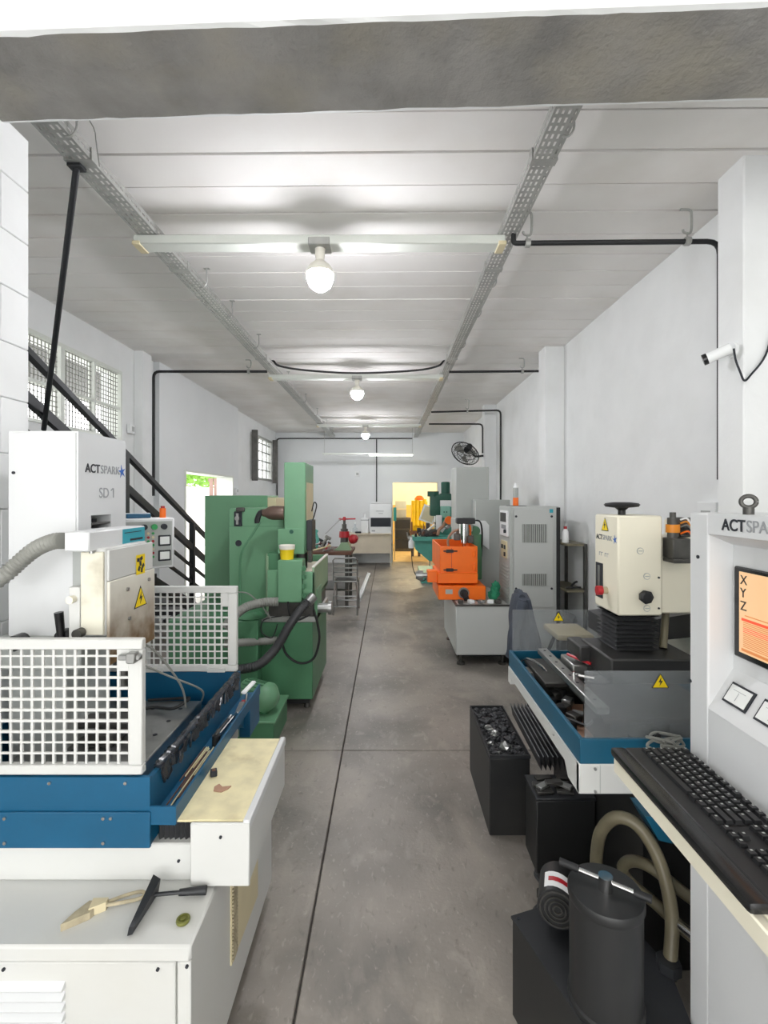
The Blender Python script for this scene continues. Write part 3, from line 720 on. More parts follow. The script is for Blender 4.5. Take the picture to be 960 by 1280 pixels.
T.part('saddle', MB().box(-1.27, -1.08, 1.6, 1.86, .70, 1.06, .006), 'panel_grey')
T.part('lead', MB().tube([(-.99, 1.98, .764), (-.86, 2.0, .764), (-.80, 1.93, .79), (-.84, 1.88, .775), (-.93, 1.9, .77), (-1.0, 1.86, .77)], .006, n=6), 'black')
T.part('lead', MB().tube([(-.86, 1.62, 1.05), (-.80, 1.75, .95), (-.74, 1.9, .84), (-.76, 1.96, .77)], .004, n=6), 'hose_grey')
T.part('lead', MB().tube([(-.9, 1.62, 1.12), (-.86, 1.75, 1.05), (-.80, 1.85, .88), (-.8, 1.9, .77)], .004, n=6), 'hose_grey')
# control pendant of this machine
T2 = Thing('control_pendant', 'white push button control box with two meters behind the machine column', 'control box', (-1.135, 2.25, 0), R(38))
w, d, h = .225, .11, .235
T2.part('case', MB().box(-w/2, w/2, -d/2, d/2, 1.27, 1.27 + h, .006), 'mach_white2')
fp = T2.part('face', MB().box(-w/2 + .012, w/2 - .012, -d/2 - .003, -d/2 + .001, 1.282, 1.255 + h), 'panel_grey')
T2.part('stalk', MB().cyl((0, .02, 0), (0, .02, 1.275), .025), 'mach_white')
T2.part('foot_plate', MB().box(-.07, .07, -.04, .10, 0, .012, .003), 'mach_white')
for i, c in enumerate(('ink', 'lamp_green', 'ink')): T2.part('rotary_knob', MB().cyl((-.02 + i*.042, -d/2 - .003, 1.465), (-.02 + i*.042, -d/2 - .022, 1.465), .013, n=14), c, fp)
for i in range(3):
    for j in range(7):
        T2.part('button', MB().cyl((-.022 + i*.02, -d/2 - .003, 1.435 - j*.018), (-.022 + i*.02, -d/2 - .009, 1.435 - j*.018), .006, n=8), ('red', 'lamp_green', 'beige')[(i*2 + j) % 3], fp)
for z in (1.375, 1.305):
    T2.part('meter', MB().box(.04, .095, -d/2 - .01, -d/2 - .002, z, z + .05, .003), 'ink', fp)
    T2.part('meter_dial', MB().box(.047, .088, -d/2 - .012, -d/2 - .008, z + .008, z + .043), 'meter_face', fp)
T = Thing('spray_can', 'orange capped tube standing on the push button control box', 'tube', (-1.07, 2.28, 1.505))
T.part('body', MB().cyl((-1.07, 2.28, 1.505), (-1.07, 2.28, 1.55), .014), 'orange'); T.part('cap', MB().cyl((-1.07, 2.28, 1.55), (-1.07, 2.28, 1.56), .009), 'red')
T = Thing('blue_folder', 'flat blue and white case lying on the push button control box', 'case', (-1.16, 2.23, 1.505))
T.part('case', MB().cbox((-1.16, 2.225, 1.5155), (.10, .06, .02), (0, 0, R(38)), .003), 'blue'); T.part('strap', MB().cbox((-1.16, 2.225, 1.527), (.102, .02, .003), (0, 0, R(38))), 'paper')
# things on the shelf lid
ZL = .5455
T = Thing('hand_brush', 'worn natural bristle brush with loop handle lying on the cabinet lid', 'brush', (-.75, 1.22, ZL))
T.part('bristles', MB().prism([(-.795, 1.165), (-.745, 1.20), (-.735, 1.235), (-.768, 1.235), (-.785, 1.20)], 'z', ZL, ZL + .018), 'bristle')
T.part('binding', MB().prism([(-.752, 1.205), (-.72, 1.225), (-.722, 1.24), (-.76, 1.238)], 'z', ZL + .0, ZL + .022), 'beige')
T.part('handle', MB().tube([(-.735, 1.228, ZL + .01), (-.70, 1.235, ZL + .01), (-.655, 1.25, ZL + .008), (-.64, 1.263, ZL + .008), (-.655, 1.275, ZL + .008), (-.69, 1.262, ZL + .009), (-.73, 1.236, ZL + .01)], .0045), 'bristle')
T = Thing('squeegee', 'black scraper with long handle lying on the cabinet lid', 'scraper', (-.6, 1.23, ZL))
mb = MB()
a0 = Vector((-.625, 1.15, ZL + .004)); a1 = Vector((-.632, 1.285, ZL + .004))
mb.add([a0, a0 + Vector((.010, .004, .0)), a1 + Vector((.022, -.01, .0)), a1, a0 + Vector((.004, 0, .02)), a0 + Vector((.014, .006, .018)), a1 + Vector((.028, -.01, .038)), a1 + Vector((.004, 0, .042))], [(0, 1, 2, 3), (4, 7, 6, 5), (0, 4, 5, 1), (1, 5, 6, 2), (2, 6, 7, 3), (3, 7, 4, 0)])
T.part('blade', mb, 'black_metal')
T.part('handle', MB().tube([(-.615, 1.255, ZL + .016), (-.56, 1.263, ZL + .015), (-.545, 1.265, ZL + .014)], .005).cyl((-.55, 1.265, ZL + .014), (-.482, 1.274, ZL + .013), .008, .011, n=12), 'black_metal')
T = Thing('bottle_cap', 'round olive plastic cap lying on the cabinet lid', 'cap', (-.51, 1.195, ZL))  # the olive cap of a bottle
T.part('rim', MB().lathe([(.0, 0), (.016, 0), (.017, .003), (.016, .007), (.012, .008), (.012, .005), (0, .005)], (-.51, 1.195, ZL)), 'olive_plastic')
T.part('boss', MB().cyl((-.51, 1.195, ZL + .005), (-.51, 1.195, ZL + .008), .006, n=10), 'olive_plastic')
T = Thing('magnet_block', 'small dark steel block on the yellow stained tray top', 'block', (-.55, 1.515, .724))
T.part('body', MB().cbox((-.55, 1.515, .732), (.02, .026, .016), (0, 0, .4), .002), 'ink'); T.part('chip', MB().cbox((-.55, 1.515, .741), (.01, .012, .003), (0, 0, .4)), 'wood_dark')
single('rag_scrap', MB().prism([(-.52, 1.43), (-.495, 1.425), (-.48, 1.44), (-.475, 1.455), (-.5, 1.45), (-.515, 1.465), (-.525, 1.45)], 'z', .7245, .727), 'stain_pink', 'small pinkish brown scrap on the yellow stained tray top', 'scrap')
# tools and wire offcuts in the channel
rnd = random.Random(5)
for i in range(16):
    y = 1.33 + rnd.uniform(0, .22); x = -.636 + i*.0032; z = .7302 if i % 2 else .7346
    single('brass_wire', MB().cyl((x, y, z), (x + rnd.uniform(-.0008, .0008), min(y + .2, 1.665), z), .0022, n=6), 'yellow_top' if i % 3 else 'wood_dark', 'thin brass wire offcut lying in the blue channel', 'wire', 'wire offcuts in the blue channel')
def tool(name, lab, parts, loc):
    T = Thing(name, lab, 'tool', loc)
    for n_, mb, m in parts: T.part(n_, mb, m)
z = .734
tool('thumb_screw', 'black clamp knob in the blue channel', [('knob', MB().cyl((-.605, 1.69, z - .006), (-.605, 1.69, z + .03), .014, n=12), 'black'), ('stem', MB().cyl((-.605, 1.69, z + .03), (-.60, 1.70, z + .045), .006, n=8), 'steel_dark')], (-.605, 1.69, .728))
tool('hex_wrench', 'bright steel hex key lying in the blue channel', [('long_arm', MB().cyl((-.61, 1.74, z + .01), (-.60, 1.87, z + .014), .005, n=8), 'chrome'), ('short_arm', MB().cyl((-.60, 1.87, z + .014), (-.585, 1.868, z + .03), .005, n=8), 'chrome')], (-.605, 1.8, .728))
tool('marker', 'black marker in the blue channel', [('barrel', MB().cyl((-.625, 1.75, z + .004), (-.62, 1.86, z + .004), .008, n=10), 'black'), ('cap', MB().cyl((-.62, 1.86, z + .004), (-.619, 1.89, z + .004), .009, n=10), 'steel')], (-.62, 1.8, .728))
tool('cutter', 'silver cutter with red tip in the blue channel', [('body', MB().cbox((-.60, 1.94, z + .012), (.022, .12, .012), (0, 0, .12), .003), 'steel'), ('tip', MB().cbox((-.605, 2.005, z + .012), (.014, .02, .01), (0, 0, .12)), 'red')], (-.60, 1.94, .728))
tool('brush_handle', 'white plastic tool handle in the blue channel', [('handle', MB().cbox((-.605, 2.085, z + .042), (.022, .11, .012), (R(4), 0, -.15), .004), 'paper'), ('shaft', MB().cyl((-.60, 2.02, z - .001), (-.60, 2.04, z + .034), .004, n=8), 'steel')], (-.605, 2.03, .728))

# ------------------------------------------------------------------ green machine
G = Thing('spark_erosion_machine', 'tall green spark erosion machine with hoses and a work tank', 'machine', (-1.0, 4.0, 0))
gb = G.part('base', MB().box(-.95, -.565, 3.6, 4.4, .085, .664, .006), 'green_dark')
G.part('plinth', MB().box(-.93, -.60, 3.66, 4.36, .03, .085), 'black')  # black here stands for the shade beneath the green base
for x, y in ((-.62, 3.68), (-.62, 4.3), (-.9, 3.68)): G.part('levelling_foot', MB().cyl((x, y, 0), (x, y, .05), .025, .018), 'steel_dark', gb)
G.part('base_left', MB().box(-1.62, -.95, 3.5, 4.4, 0, .70, .006), 'green_dark')
G.part('base_shelf', MB().lathe([(.0, 0), (.10, 0), (.11, .01), (.07, .03), (.05, .05), (0, .05)], (-1.02, 3.6, .70)), 'green_dark')
cg = G.part('column', MB().box(-1.31, -.86, 3.95, 4.5, .66, 1.51, .006), 'green')
rc = G.part('rear_cabinet', MB().box(-1.72, -1.13, 4.5, 4.95, .02, 1.62, .006), 'green')
G.part('rear_cap', MB().box(-1.13, -1.05, 4.5, 4.9, 1.5, 1.6, .004), 'beige', rc)
G.part('gauge_slot', MB().box(-1.265, -1.20, 3.942, 3.952, 1.365, 1.485, .002), 'ink', cg)
G.part('gauge', MB().cyl((-1.235, 3.945, 1.43), (-1.235, 3.925, 1.43), .02).box(-1.245, -1.225, 3.93, 3.945, 1.38, 1.47), 'steel', cg)
G.part('gauge_cap', MB().cbox((-1.21, 3.935, 1.502), (.07, .03, .035), (0, 0, 0), .01), 'steel_dark', cg)
G.part('hole', MB().cyl((-1.23, 3.952, 1.225), (-1.23, 3.947, 1.225), .026), 'ink', cg)  # flat black disc painted on for the darkness of a hole
G.part('seam', MB().box(-1.31, -.86, 3.9485, 3.951, 1.362, 1.366), 'green_dark', cg)
tg = G.part('head', MB().box(-.81, -.645, 3.74, 4.15, 1.18, 1.875, .006), 'green')
G.part('head_lower', MB().box(-.86, -.65, 3.73, 4.2, 1.16, 1.36, .005), 'green', tg)
G.part('head_stripe', MB().box(-.6455, -.643, 3.80, 4.12, 1.42, 1.72), 'beige', tg)
G.part('plug', MB().cyl((-.75, 3.731, 1.335), (-.75, 3.725, 1.335), .016), 'mill_green', tg)
G.part('guide', MB().box(-.645, -.60, 3.8, 3.98, 1.18, 1.42, .004), 'black_metal', tg)
G.part('ram', MB().box(-.64, -.615, 3.84, 3.92, 1.08, 1.2).cyl((-.7, 3.9, 1.18), (-.7, 3.9, 1.02), .045), 'steel_dark', tg)
G.part('cable_loop', MB().tube([(-.61, 3.85, 1.4), (-.585, 3.83, 1.47), (-.57, 3.83, 1.54), (-.59, 3.83, 1.56), (-.61, 3.84, 1.49)], .005, n=6), 'black', tg)
G.part('column_guide', MB().box(-.95, -.86, 3.78, 3.95, .70, 1.16, .004), 'green_dark', cg)
G.part('guide_rail', MB().box(-1.0, -.985, 3.93, 3.95, .70, 1.14).box(-.955, -.94, 3.77, 3.79, .70, 1.14), 'green_pale', cg)
mo = G.part('motor', MB().lathe([(.0, 0), (.05, 0), (.054, .01), (.056, .09), (.05, .12), (.032, .15), (.03, .17), (0, .17)], (-.81, 3.76, 1.48), (-1, 0, 0)), 'brown_motor', tg, 'brownish cylindrical motor')
G.part('elbow', MB().tube([(-.95, 3.76, 1.49), (-1.0, 3.76, 1.48), (-1.02, 3.75, 1.43), (-1.02, 3.75, 1.40)], .022), 'black', mo)
G.part('motor_cable', MB().tube([(-1.0, 3.75, 1.41), (-1.06, 3.72, 1.3), (-1.12, 3.70, 1.2), (-1.14, 3.70, 1.1), (-1.14, 3.70, .9), (-1.13, 3.68, .72)], .009), 'green_dark', mo)
# work tank on the table
gt = G.part('work_tank', MB().box(-.81, -.63, 3.52, 3.66, .83, 1.14, .006), 'green')
G.part('tank_wall', MB().box(-.56, -.545, 3.55, 4.35, .83, 1.085, .003), 'green_pale', gt)
G.part('tank_wall', MB().box(-.63, -.545, 3.55, 3.575, .83, 1.05, .003), 'green', gt)
G.part('tank_wall', MB().box(-.88, -.545, 4.33, 4.35, .83, 1.085, .003), 'green', gt)
G.part('tank_wall', MB().box(-.90, -.80, 3.58, 3.6, .85, 1.06, .003), 'green', gt)
G.part('tank_lip', MB().box(-.563, -.542, 3.55, 4.35, 1.083, 1.092), 'cup_rim', gt)
G.part('tank_floor', MB().box(-.90, -.545, 3.56, 4.34, .82, .85), 'green_dark', gt)
G.part('tank_lining', MB().box(-.88, -.57, 3.68, 4.3, .99, 1.03), 'wood', gt)
for z in (.88, .95, 1.02, 1.08):
    G.part('hinge', MB().box(-.632, -.60, 3.512, 3.53, z - .014, z + .014, .002).cyl((-.615, 3.51, z - .02), (-.615, 3.51, z + .02), .007, n=8), 'green_dark', gt)
G.part('saddle', MB().box(-.90, -.56, 3.62, 4.3, .70, .82, .004), 'steel_dark')
G.part('saddle_way', MB().box(-.96, -.54, 3.60, 4.32, .664, .705, .004), 'galv')
fl = G.part('flange', MB().lathe([(.0, 0), (.035, 0), (.035, .10), (.052, .10), (.052, .125), (.03, .13), (0, .13)], (-.56, 3.72, .745), (1, 0, 0)), 'steel')
G.part('flange_bracket', MB().prism([(3.66, .66), (3.66, .9), (3.9, .9), (3.9, .66)], 'x', -.565, -.54), 'green', fl)
def corr(pts, r): return MB().tube([P(*p) for p in pts], r, n=12, sub=12, rfun=lambda i, n: r + (r*.12 if i % 2 else 0))
G.part('grey_hose', corr([(348, 752, 3.52), (330, 753, 3.5), (310, 758, 3.42), (295, 768, 3.35), (280, 785, 3.3)], .03), 'hose_grey', None, 'grey ribbed hose')
G.part('grey_hose', corr([(346, 800, 3.58), (325, 802, 3.54), (305, 803, 3.44), (280, 805, 3.38)], .026), 'hose_grey', None, 'grey ribbed hose')
G.part('black_hose', corr([(385, 752, 3.46), (375, 763, 3.42), (360, 785, 3.38), (345, 810, 3.36), (325, 830, 3.3), (305, 836, 3.28), (285, 838, 3.26)], .03), 'rubber', None, 'thick black hose')
G.part('hose_fitting', MB().cyl(P(392, 745, 3.5), P(383, 755, 3.46), .036), 'steel')
G.part('thin_cable', MB().tube([P(392, 762, 3.55), P(397, 780, 3.56), P(399, 800, 3.56), P(392, 823, 3.57), P(375, 829, 3.57), P(358, 818, 3.57), P(352, 800, 3.56)], .009, n=8), 'black')
G.part('thin_cable', MB().tube([P(352, 770, 3.55), P(330, 775, 3.5), P(327, 790, 3.48), P(340, 797, 3.5), P(347, 780, 3.55)], .005, n=6), 'black')
G.part('thin_cable', MB().tube([P(295, 740, 3.45), P(310, 742, 3.5), P(325, 755, 3.5), P(340, 775, 3.52)], .005, n=6), 'hose_grey')
G.part('thin_cable', MB().tube([P(360, 752, 3.5), P(362, 768, 3.5), P(372, 775, 3.52), P(388, 768, 3.55)], .007, n=6), 'black')
T = Thing('plastic_cup', 'small yellow bucket standing on the green work tank', 'bucket', (-.755, 3.59, 1.14))
T.part('cup', MB().lathe([(0, 0), (.048, 0), (.052, .06), (.055, .075), (.05, .075), (.046, .01), (0, .01)], (-.755, 3.59, 1.14)), 'cup')
T.part('rim', MB().lathe([(.052, .075), (.057, .075), (.06, .105), (.056, .107), (.05, .08)], (-.755, 3.59, 1.14)), 'cup_rim')
T = Thing('coolant_pump', 'green pump motor on a low green tank beside the green machine base', 'pump', (-.83, 3.25, 0))
T.part('tank', MB().box(-.99, -.725, 3.05, 3.45, 0, .17, .006), 'green_dark')
T.part('tank_top', MB().box(-1.0, -.715, 3.04, 3.46, .165, .18, .003), 'green')
pm = T.part('motor', MB().lathe([(0, -.13), (.07, -.13), (.085, -.12), (.085, .07), (.095, .07), (.095, .085), (.06, .13), (.0, .15)], (-.86, 3.2, .285), (.85, -.5, 0), 28), 'green')
mb = MB()
ax = Vector((.85, -.5, 0)).normalized(); q = ax.to_track_quat('Z', 'Y').to_matrix()
for i in range(20):
    a = 2*math.pi*i/20; e = q @ Vector((math.cos(a), math.sin(a), 0))
    mb.tube([Vector((-.86, 3.2, .285)) + e*.088 - ax*.1, Vector((-.86, 3.2, .285)) + e*.088 + ax*.06], .005, n=5, smooth=False)
T.part('cooling_fin', mb, 'green_dark', pm)
T.part('motor_foot', MB().box(-.93, -.79, 3.14, 3.28, .18, .215, .004), 'green_dark', pm)
# ------------------------------------------------------------------ middle distance, left
B = Thing('work_bench', 'small steel workbench cluttered with tools beside the green machine', 'bench', (-.88, 7.3, 0))
B.part('top', MB().box(-1.3, -.53, 6.95, 7.75, .765, .81, .004), 'wood_dark')
for x, y in ((-1.24, 7.0), (-.6, 7.0), (-1.24, 7.7), (-.6, 7.7)): B.part('leg', MB().box(x - .025, x + .025, y - .025, y + .025, 0, .765), 'steel_dark')
B.part('shelf', MB().box(-1.25, -.6, 7.0, 7.7, .25, .27), 'steel_dark')
T = Thing('arbor_press', 'grey bench press with red capstan handle', 'press', (-.66, 7.25, .81))
x, y = -.66, 7.25
T.part('base', MB().prism([(x - .16, .81), (x + .11, .81), (x + .09, .86), (x + .06, .93), (x - .04, .93), (x - .08, .86)], 'y', y - .09, y + .09), 'green_pale')
T.part('body', MB().cyl((x, y, .92), (x, y, 1.13), .06, .055).cyl((x, y, 1.13), (x, y, 1.2), .035).cyl((x, y, 1.2), (x, y, 1.26), .02), 'steel_dark')
T.part('red_collar', MB().cyl((x, y, 1.0), (x, y, 1.09), .08, .075, n=10), 'red')
T.part('capstan_hub', MB().cyl((x, y, 1.26), (x, y, 1.31), .03, .02).cyl((x - .07, y, 1.275), (x + .17, y, 1.28), .011, n=8).cyl((x - .08, y, 1.27), (x - .05, y, 1.275), .018, n=8), 'red')
T.part('lever', MB().cyl((x - .06, y - .02, 1.275), (x - .27, y - .12, 1.06), .008, n=8), 'steel')
T.part('side_head', MB().lathe([(0, 0), (.05, 0), (.07, .03), (.07, .08), (.04, .12), (0, .12)], (x + .09, y, .95), (.8, -.3, .45)), 'red')
clut = [('teal_sprayer', 'teal plastic trigger sprayer on the workbench', 'teal', [(-1.1, 7.3, .817), (-1.07, 7.3, .95), (-1.12, 7.3, 1.1)], .035),
        ('wrench', 'bright wrench leaning on the workbench clutter', 'chrome', [(-1.18, 7.1, .83), (-1.08, 7.12, .9), (-1.0, 7.15, .93)], .018),
        ('pipe_fitting', 'dark pipe fitting on the workbench', 'steel_dark', [(-1.28, 7.25, .855), (-1.2, 7.22, .855), (-1.13, 7.2, .852)], .03),
        ('red_grip_pliers', 'red handled pliers on the workbench', 'red', [(-.93, 7.05, .82), (-.9, 7.1, .87), (-.87, 7.12, .93)], .016),
        ('hammer', 'grey hammer on the workbench', 'steel', [(-.95, 7.0, .825), (-.88, 7.05, .83), (-.82, 7.1, .85)], .022)]
clut += [('bench_grinder', 'dark bench grinder behind the workbench tools', 'black_metal', [(-1.25, 7.4, .86), (-1.15, 7.4, .9), (-1.05, 7.4, .92)], .06),
        ('oil_can', 'grey oil can with bent spout on the workbench', 'hose_grey', [(-1.0, 7.2, .85), (-.97, 7.2, .92), (-.9, 7.2, 1.0)], .03),
        ('brass_drift', 'brass bar lying across the workbench tools', 'yellow_top', [(-1.12, 6.98, .83), (-.98, 6.99, .86), (-.85, 7.0, .9)], .015),
        ('blue_rag', 'blue rag heaped on the workbench edge', 'blue', [(-1.29, 7.0, .852), (-1.265, 7.0, .858), (-1.235, 7.0, .856)], .03)]
for n_, lab, m_, pts, r in clut:
    T = Thing(n_, lab, 'tool', pts[0])
    T.part('handle', MB().tube(pts, r*.7, n=8), m_)
    p = Vector(pts[-1]); T.part('head', MB().cbox(p, (r*3.2, r*1.6, r*1.6), (0, .5, .3), r*.3), m_ if m_ != 'red' else 'steel_dark')
C_ = Thing('steel_chair', 'chrome tube chair standing by the workbench', 'chair', (-.58, 6.7, 0))
for sx in (-.74, -.42):
    C_.part('leg', MB().tube([(sx, 6.52, 0), (sx, 6.54, .25), (sx + (.02 if sx < -.6 else -.02), 6.6, .45)], .012), 'steel')
    C_.part('leg', MB().tube([(sx, 6.95, 0), (sx, 6.9, .3), (sx, 6.86, .47)], .012), 'steel')
C_.part('seat_frame', MB().tube([(-.74, 6.52, .46), (-.42, 6.52, .46), (-.42, 6.9, .46), (-.74, 6.9, .46), (-.74, 6.52, .46)], .012, smooth=False), 'steel')
C_.part('seat', MB().box(-.72, -.44, 6.54, 6.88, .45, .47, .008), 'steel_dark')
C_.part('backrest', MB().tube([(-.74, 6.52, .46), (-.745, 6.50, .75), (-.72, 6.49, .78), (-.44, 6.49, .78), (-.415, 6.50, .75), (-.42, 6.52, .46)], .012, smooth=False), 'steel')
for z in (.52, .58, .64, .70): C_.part('back_slat', MB().box(-.735, -.425, 6.492, 6.506, z, z + .016), 'steel')
for z in (.12, .26): C_.part('stretcher', MB().cyl((-.74, 6.52, z), (-.42, 6.52, z), .009, n=8).cyl((-.74, 6.93, z), (-.42, 6.93, z), .009, n=8), 'steel')
T = Thing('floor_strip', 'long white metal strip lying on the floor by the workbench', 'strip', (-.42, 8.9, 0))
T.part('web', MB().prism([(-.47, 7.4), (-.42, 7.4), (-.36, 9.9), (-.41, 9.9)], 'z', .0, .05), 'paper')
T.part('flange', MB().prism([(-.475, 7.4), (-.47, 7.4), (-.41, 9.9), (-.415, 9.9)], 'z', .0, .07), 'paper')
T = Thing('desk', 'pale wooden desk against the far wall', 'desk', (-.37, 11.45, 0))
T.part('top', MB().box(-.92, .085, 11.15, 11.76, .735, .765, .004), 'wood')
T.part('modesty_panel', MB().box(-.86, .06, 11.2, 11.22, .30, .735), 'wood')
T.part('side_panel', MB().box(.05, .08, 11.18, 11.74, 0, .735), 'wood'); T.part('side_panel', MB().box(-.90, -.87, 11.18, 11.74, 0, .735), 'wood')
T = Thing('printer', 'white appliance with dark window standing on the far desk', 'machine', (-.16, 11.42, .765))
T.part('body', MB().box(-.42, .08, 11.2, 11.62, .765, 1.46, .012), 'paper')
T.part('window', MB().box(-.405, .07, 11.193, 11.2, .92, 1.13), 'ink')
T.part('lid', MB().box(-.42, .08, 11.2, 11.62, 1.465, 1.485, .004), 'paper')
T.part('badge', MB().box(-.28, -.1, 11.194, 11.2, 1.28, 1.29).box(-.22, -.12, 11.194, 11.2, 1.225, 1.235).box(-.38, -.3, 11.194, 11.2, .81, .84), 'ink_grey')
T = Thing('canister', 'white canister beside the white appliance on the far desk', 'canister', (-.55, 11.4, .765))
T.part('body', MB().box(-.64, -.46, 11.3, 11.5, .765, 1.12, .02), 'paper'); T.part('neck', MB().cyl((-.55, 11.4, 1.12), (-.55, 11.4, 1.22), .03), 'paper'); T.part('band', MB().box(-.645, -.455, 11.295, 11.505, 1.06, 1.08, .02), 'ink_grey')
T = Thing('bottle', 'small clear flask on the left of the far desk', 'bottle', (-.78, 11.35, .765))
T.part('body', MB().lathe([(0, 0), (.06, 0), (.07, .02), (.06, .1), (.025, .15), (.025, .22), (0, .22)], (-.78, 11.35, .765)), 'glass'); T.part('stopper', MB().cyl((-.78, 11.35, .98), (-.78, 11.35, 1.02), .02), 'paper')
single('small_part', MB().cbox((-.70, 11.25, .785), (.14, .06, .04), (0, 0, .3), .008), 'ink', 'dark small part on the far desk', 'part')
T = Thing('water_jug', 'blue plastic sheet hanging inside the far doorway', 'sheet', (.16, 12.3, 0))
T.part('sheet', MB().box(.135, .215, 12.28, 12.31, 1.0, 1.35, .01), 'sticker_teal'); T.part('hook', MB().cyl((.175, 12.295, 0), (.175, 12.295, 1.0), .01), 'steel')
T.o.name = 'hanging_sheet'
# ------------------------------------------------------------------ beyond the doorway
T = Thing('filing_cabinet', 'dark grey drawer unit beyond the doorway', 'cabinet', (.45, 14.5, 0))
T.part('body', MB().box(.2, .68, 14.3, 14.8, 0, 1.0, .01), 'steel_dark')
for i in range(3): T.part('drawer', MB().box(.22, .66, 14.285, 14.3, .08 + i*.3, .35 + i*.3, .006), 'black_metal')
T = Thing('carton', 'flat grey carton standing on the drawer unit beyond the doorway', 'carton', (.4, 14.55, 1.0))
T.part('box', MB().box(.22, .55, 14.4, 14.7, 1.0, 1.5, .01), 'panel_grey'); T.part('tape', MB().box(.22, .55, 14.395, 14.4, 1.24, 1.27), 'beige')
T = Thing('yellow_machine', 'bright yellow machine with an orange cap beyond the doorway', 'machine', (.85, 13.0, 0))
for i in range(4):
    T.part('cylinder', MB().cyl((.69 + i*.1, 12.95, .85), (.69 + i*.1, 12.95, 1.52 + .04*(i % 2)), .055, n=16), 'yellow')
T.part('cap', MB().lathe([(0, 0), (.13, 0), (.13, .05), (.07, .12), (0, .13)], (.85, 13.0, 1.53)), 'orange')
T.part('body', MB().box(.65, 1.07, 13.0, 13.4, .7, 1.5, .02), 'yellow')
for x in (.67, .85, 1.05): T.part('leg', MB().cyl((x, 13.1, 0), (x, 13.1, .7), .04), 'steel_dark')
T.part('frame', MB().box(.6, 1.12, 12.95, 13.4, .62, .7).box(.62, .66, 12.9, 12.95, .4, .95).box(.95, .99, 12.9, 12.95, .35, .9), 'wood_dark')
T = Thing('paper_sheet', 'tilted framed print leaning beside the yellow machine', 'print', (.85, 10.9, 1.0))
T.part('frame', MB().cbox((.92, 10.9, 1.22), (.34, .02, .38), (0, R(20), 0), .004), 'paper'); T.part('print', MB().cbox((.92, 10.886, 1.22), (.27, .004, .31), (0, R(20), 0)), 'beige')
T.part('stand', MB().cyl((.95, 10.93, 0), (.95, 10.93, 1.2), .015), 'steel')
# turret mill
ML = Thing('milling_machine', 'dark green turret milling machine near the far doorway', 'machine', (.95, 9.5, 0))
ML.part('base', MB().prism([(8.95, 0), (10.0, 0), (10.0, .18), (8.95, .1)], 'x', .62, 1.25), 'teal')
ML.part('column', MB().box(.95, 1.30, 9.5, 9.95, .15, 1.38, .02), 'teal')
ML.part('knee', MB().prism([(.50, .80), (1.0, .80), (1.0, .40), (.78, .40), (.52, .62)], 'y', 9.05, 9.5), 'teal')
ML.part('table', MB().prism([(.46, .79), (1.25, .79), (1.25, .87), (.46, .87)], 'y', 8.95, 9.4), 'teal')
ML.part('table_end', MB().cyl((.46, 9.12, .83), (.38, 9.12, .83), .045).cyl((.38, 9.12, .83), (.36, 9.12, .94), .012, n=8), 'steel')
ML.part('ram', MB().box(.98, 1.22, 9.1, 9.9, 1.28, 1.45, .02), 'teal')
hd = ML.part('head', MB().box(.80, 1.08, 9.05, 9.3, 1.25, 1.66, .03).cyl((.86, 9.15, 1.62), (.86, 9.15, 1.72), .11).box(.98, 1.2, 9.05, 9.3, 1.45, 1.68, .03), 'mill_green')
ML.part('motor', MB().cyl((1.1, 9.18, 1.66), (1.1, 9.18, 1.89), .085, n=20).cyl((1.1, 9.18, 1.89), (1.1, 9.18, 1.9), .07), 'mill_green', hd)
ML.part('quill', MB().cyl((.92, 9.17, 1.25), (.92, 9.17, 1.06), .045).cyl((.92, 9.17, 1.06), (.92, 9.17, .98), .018), 'chrome', hd)
ML.part('cover_sheet', MB().box(.98, 1.23, 9.03, 9.05, 1.43, 1.55, .01), 'paper', hd)
ML.part('ram_cover', MB().box(.985, 1.17, 9.0, 9.05, 1.22, 1.44, .01), 'teal_pale', hd)
for x in (1.05, 1.1): ML.part('cover_knob', MB().cyl((x, 9.0, 1.33), (x, 8.985, 1.33), .012, n=10), 'mill_green', hd)
ML.part('white_block', MB().box(.90, 1.01, 8.96, 9.02, 1.0, 1.27, .01), 'paper')
ML.part('angle_bar', MB().cyl((.74, 8.97, .99), (.88, 8.97, 1.10), .022, n=8), 'cup_rim')
ML.part('coolant_hose', MB().tube([(.93, 8.94, .90), (.95, 8.94, 1.0), (1.03, 8.94, 1.07), (1.06, 8.94, 1.15), (1.12, 8.94, 1.21), (1.18, 8.94, 1.17), (1.17, 8.94, 1.08)], .03, n=10), 'stain_pink')
ML.part('orange_reel', MB().lathe([(0, 0), (.075, 0), (.075, .05), (0, .05)], (1.13, 8.95, 1.18), (0, -1, 0)), 'orange')
for i in range(6): ML.part('table_stop', MB().cbox((.52 + .07*i, 8.97, .90 + .02*(i % 3)), (.045, .05, .07), (0, .3*i, 0), .008), ('black', 'steel_dark', 'wood_dark')[i % 3])
ML.part('crank', MB().cyl((.78, 9.12, .65), (.70, 9.1, .62), .015).cyl((.70, 9.1, .55), (.70, 9.1, .70), .012), 'chrome')
ML.part('vise', MB().box(.62, .95, 9.0, 9.25, .87, 1.0, .01).box(.72, .78, 8.98, 9.2, 1.0, 1.12), 'steel_dark')
for i, (x, z, m_) in enumerate(((.58, .98, 'black'), (.66, .96, 'steel_dark'), (1.02, 1.0, 'paper'), (1.12, 1.05, 'steel'))):
    ML.part('fixture', MB().cbox((x, 9.02, z), (.07, .06, .1), (0, .3*i, 0), .01), m_)
ML.part('oil_bottle', MB().lathe([(0, 0), (.045, 0), (.05, .02), (.05, .12), (.02, .16), (.02, .2), (0, .2)], (.43, 8.93, .66)), 'paper')
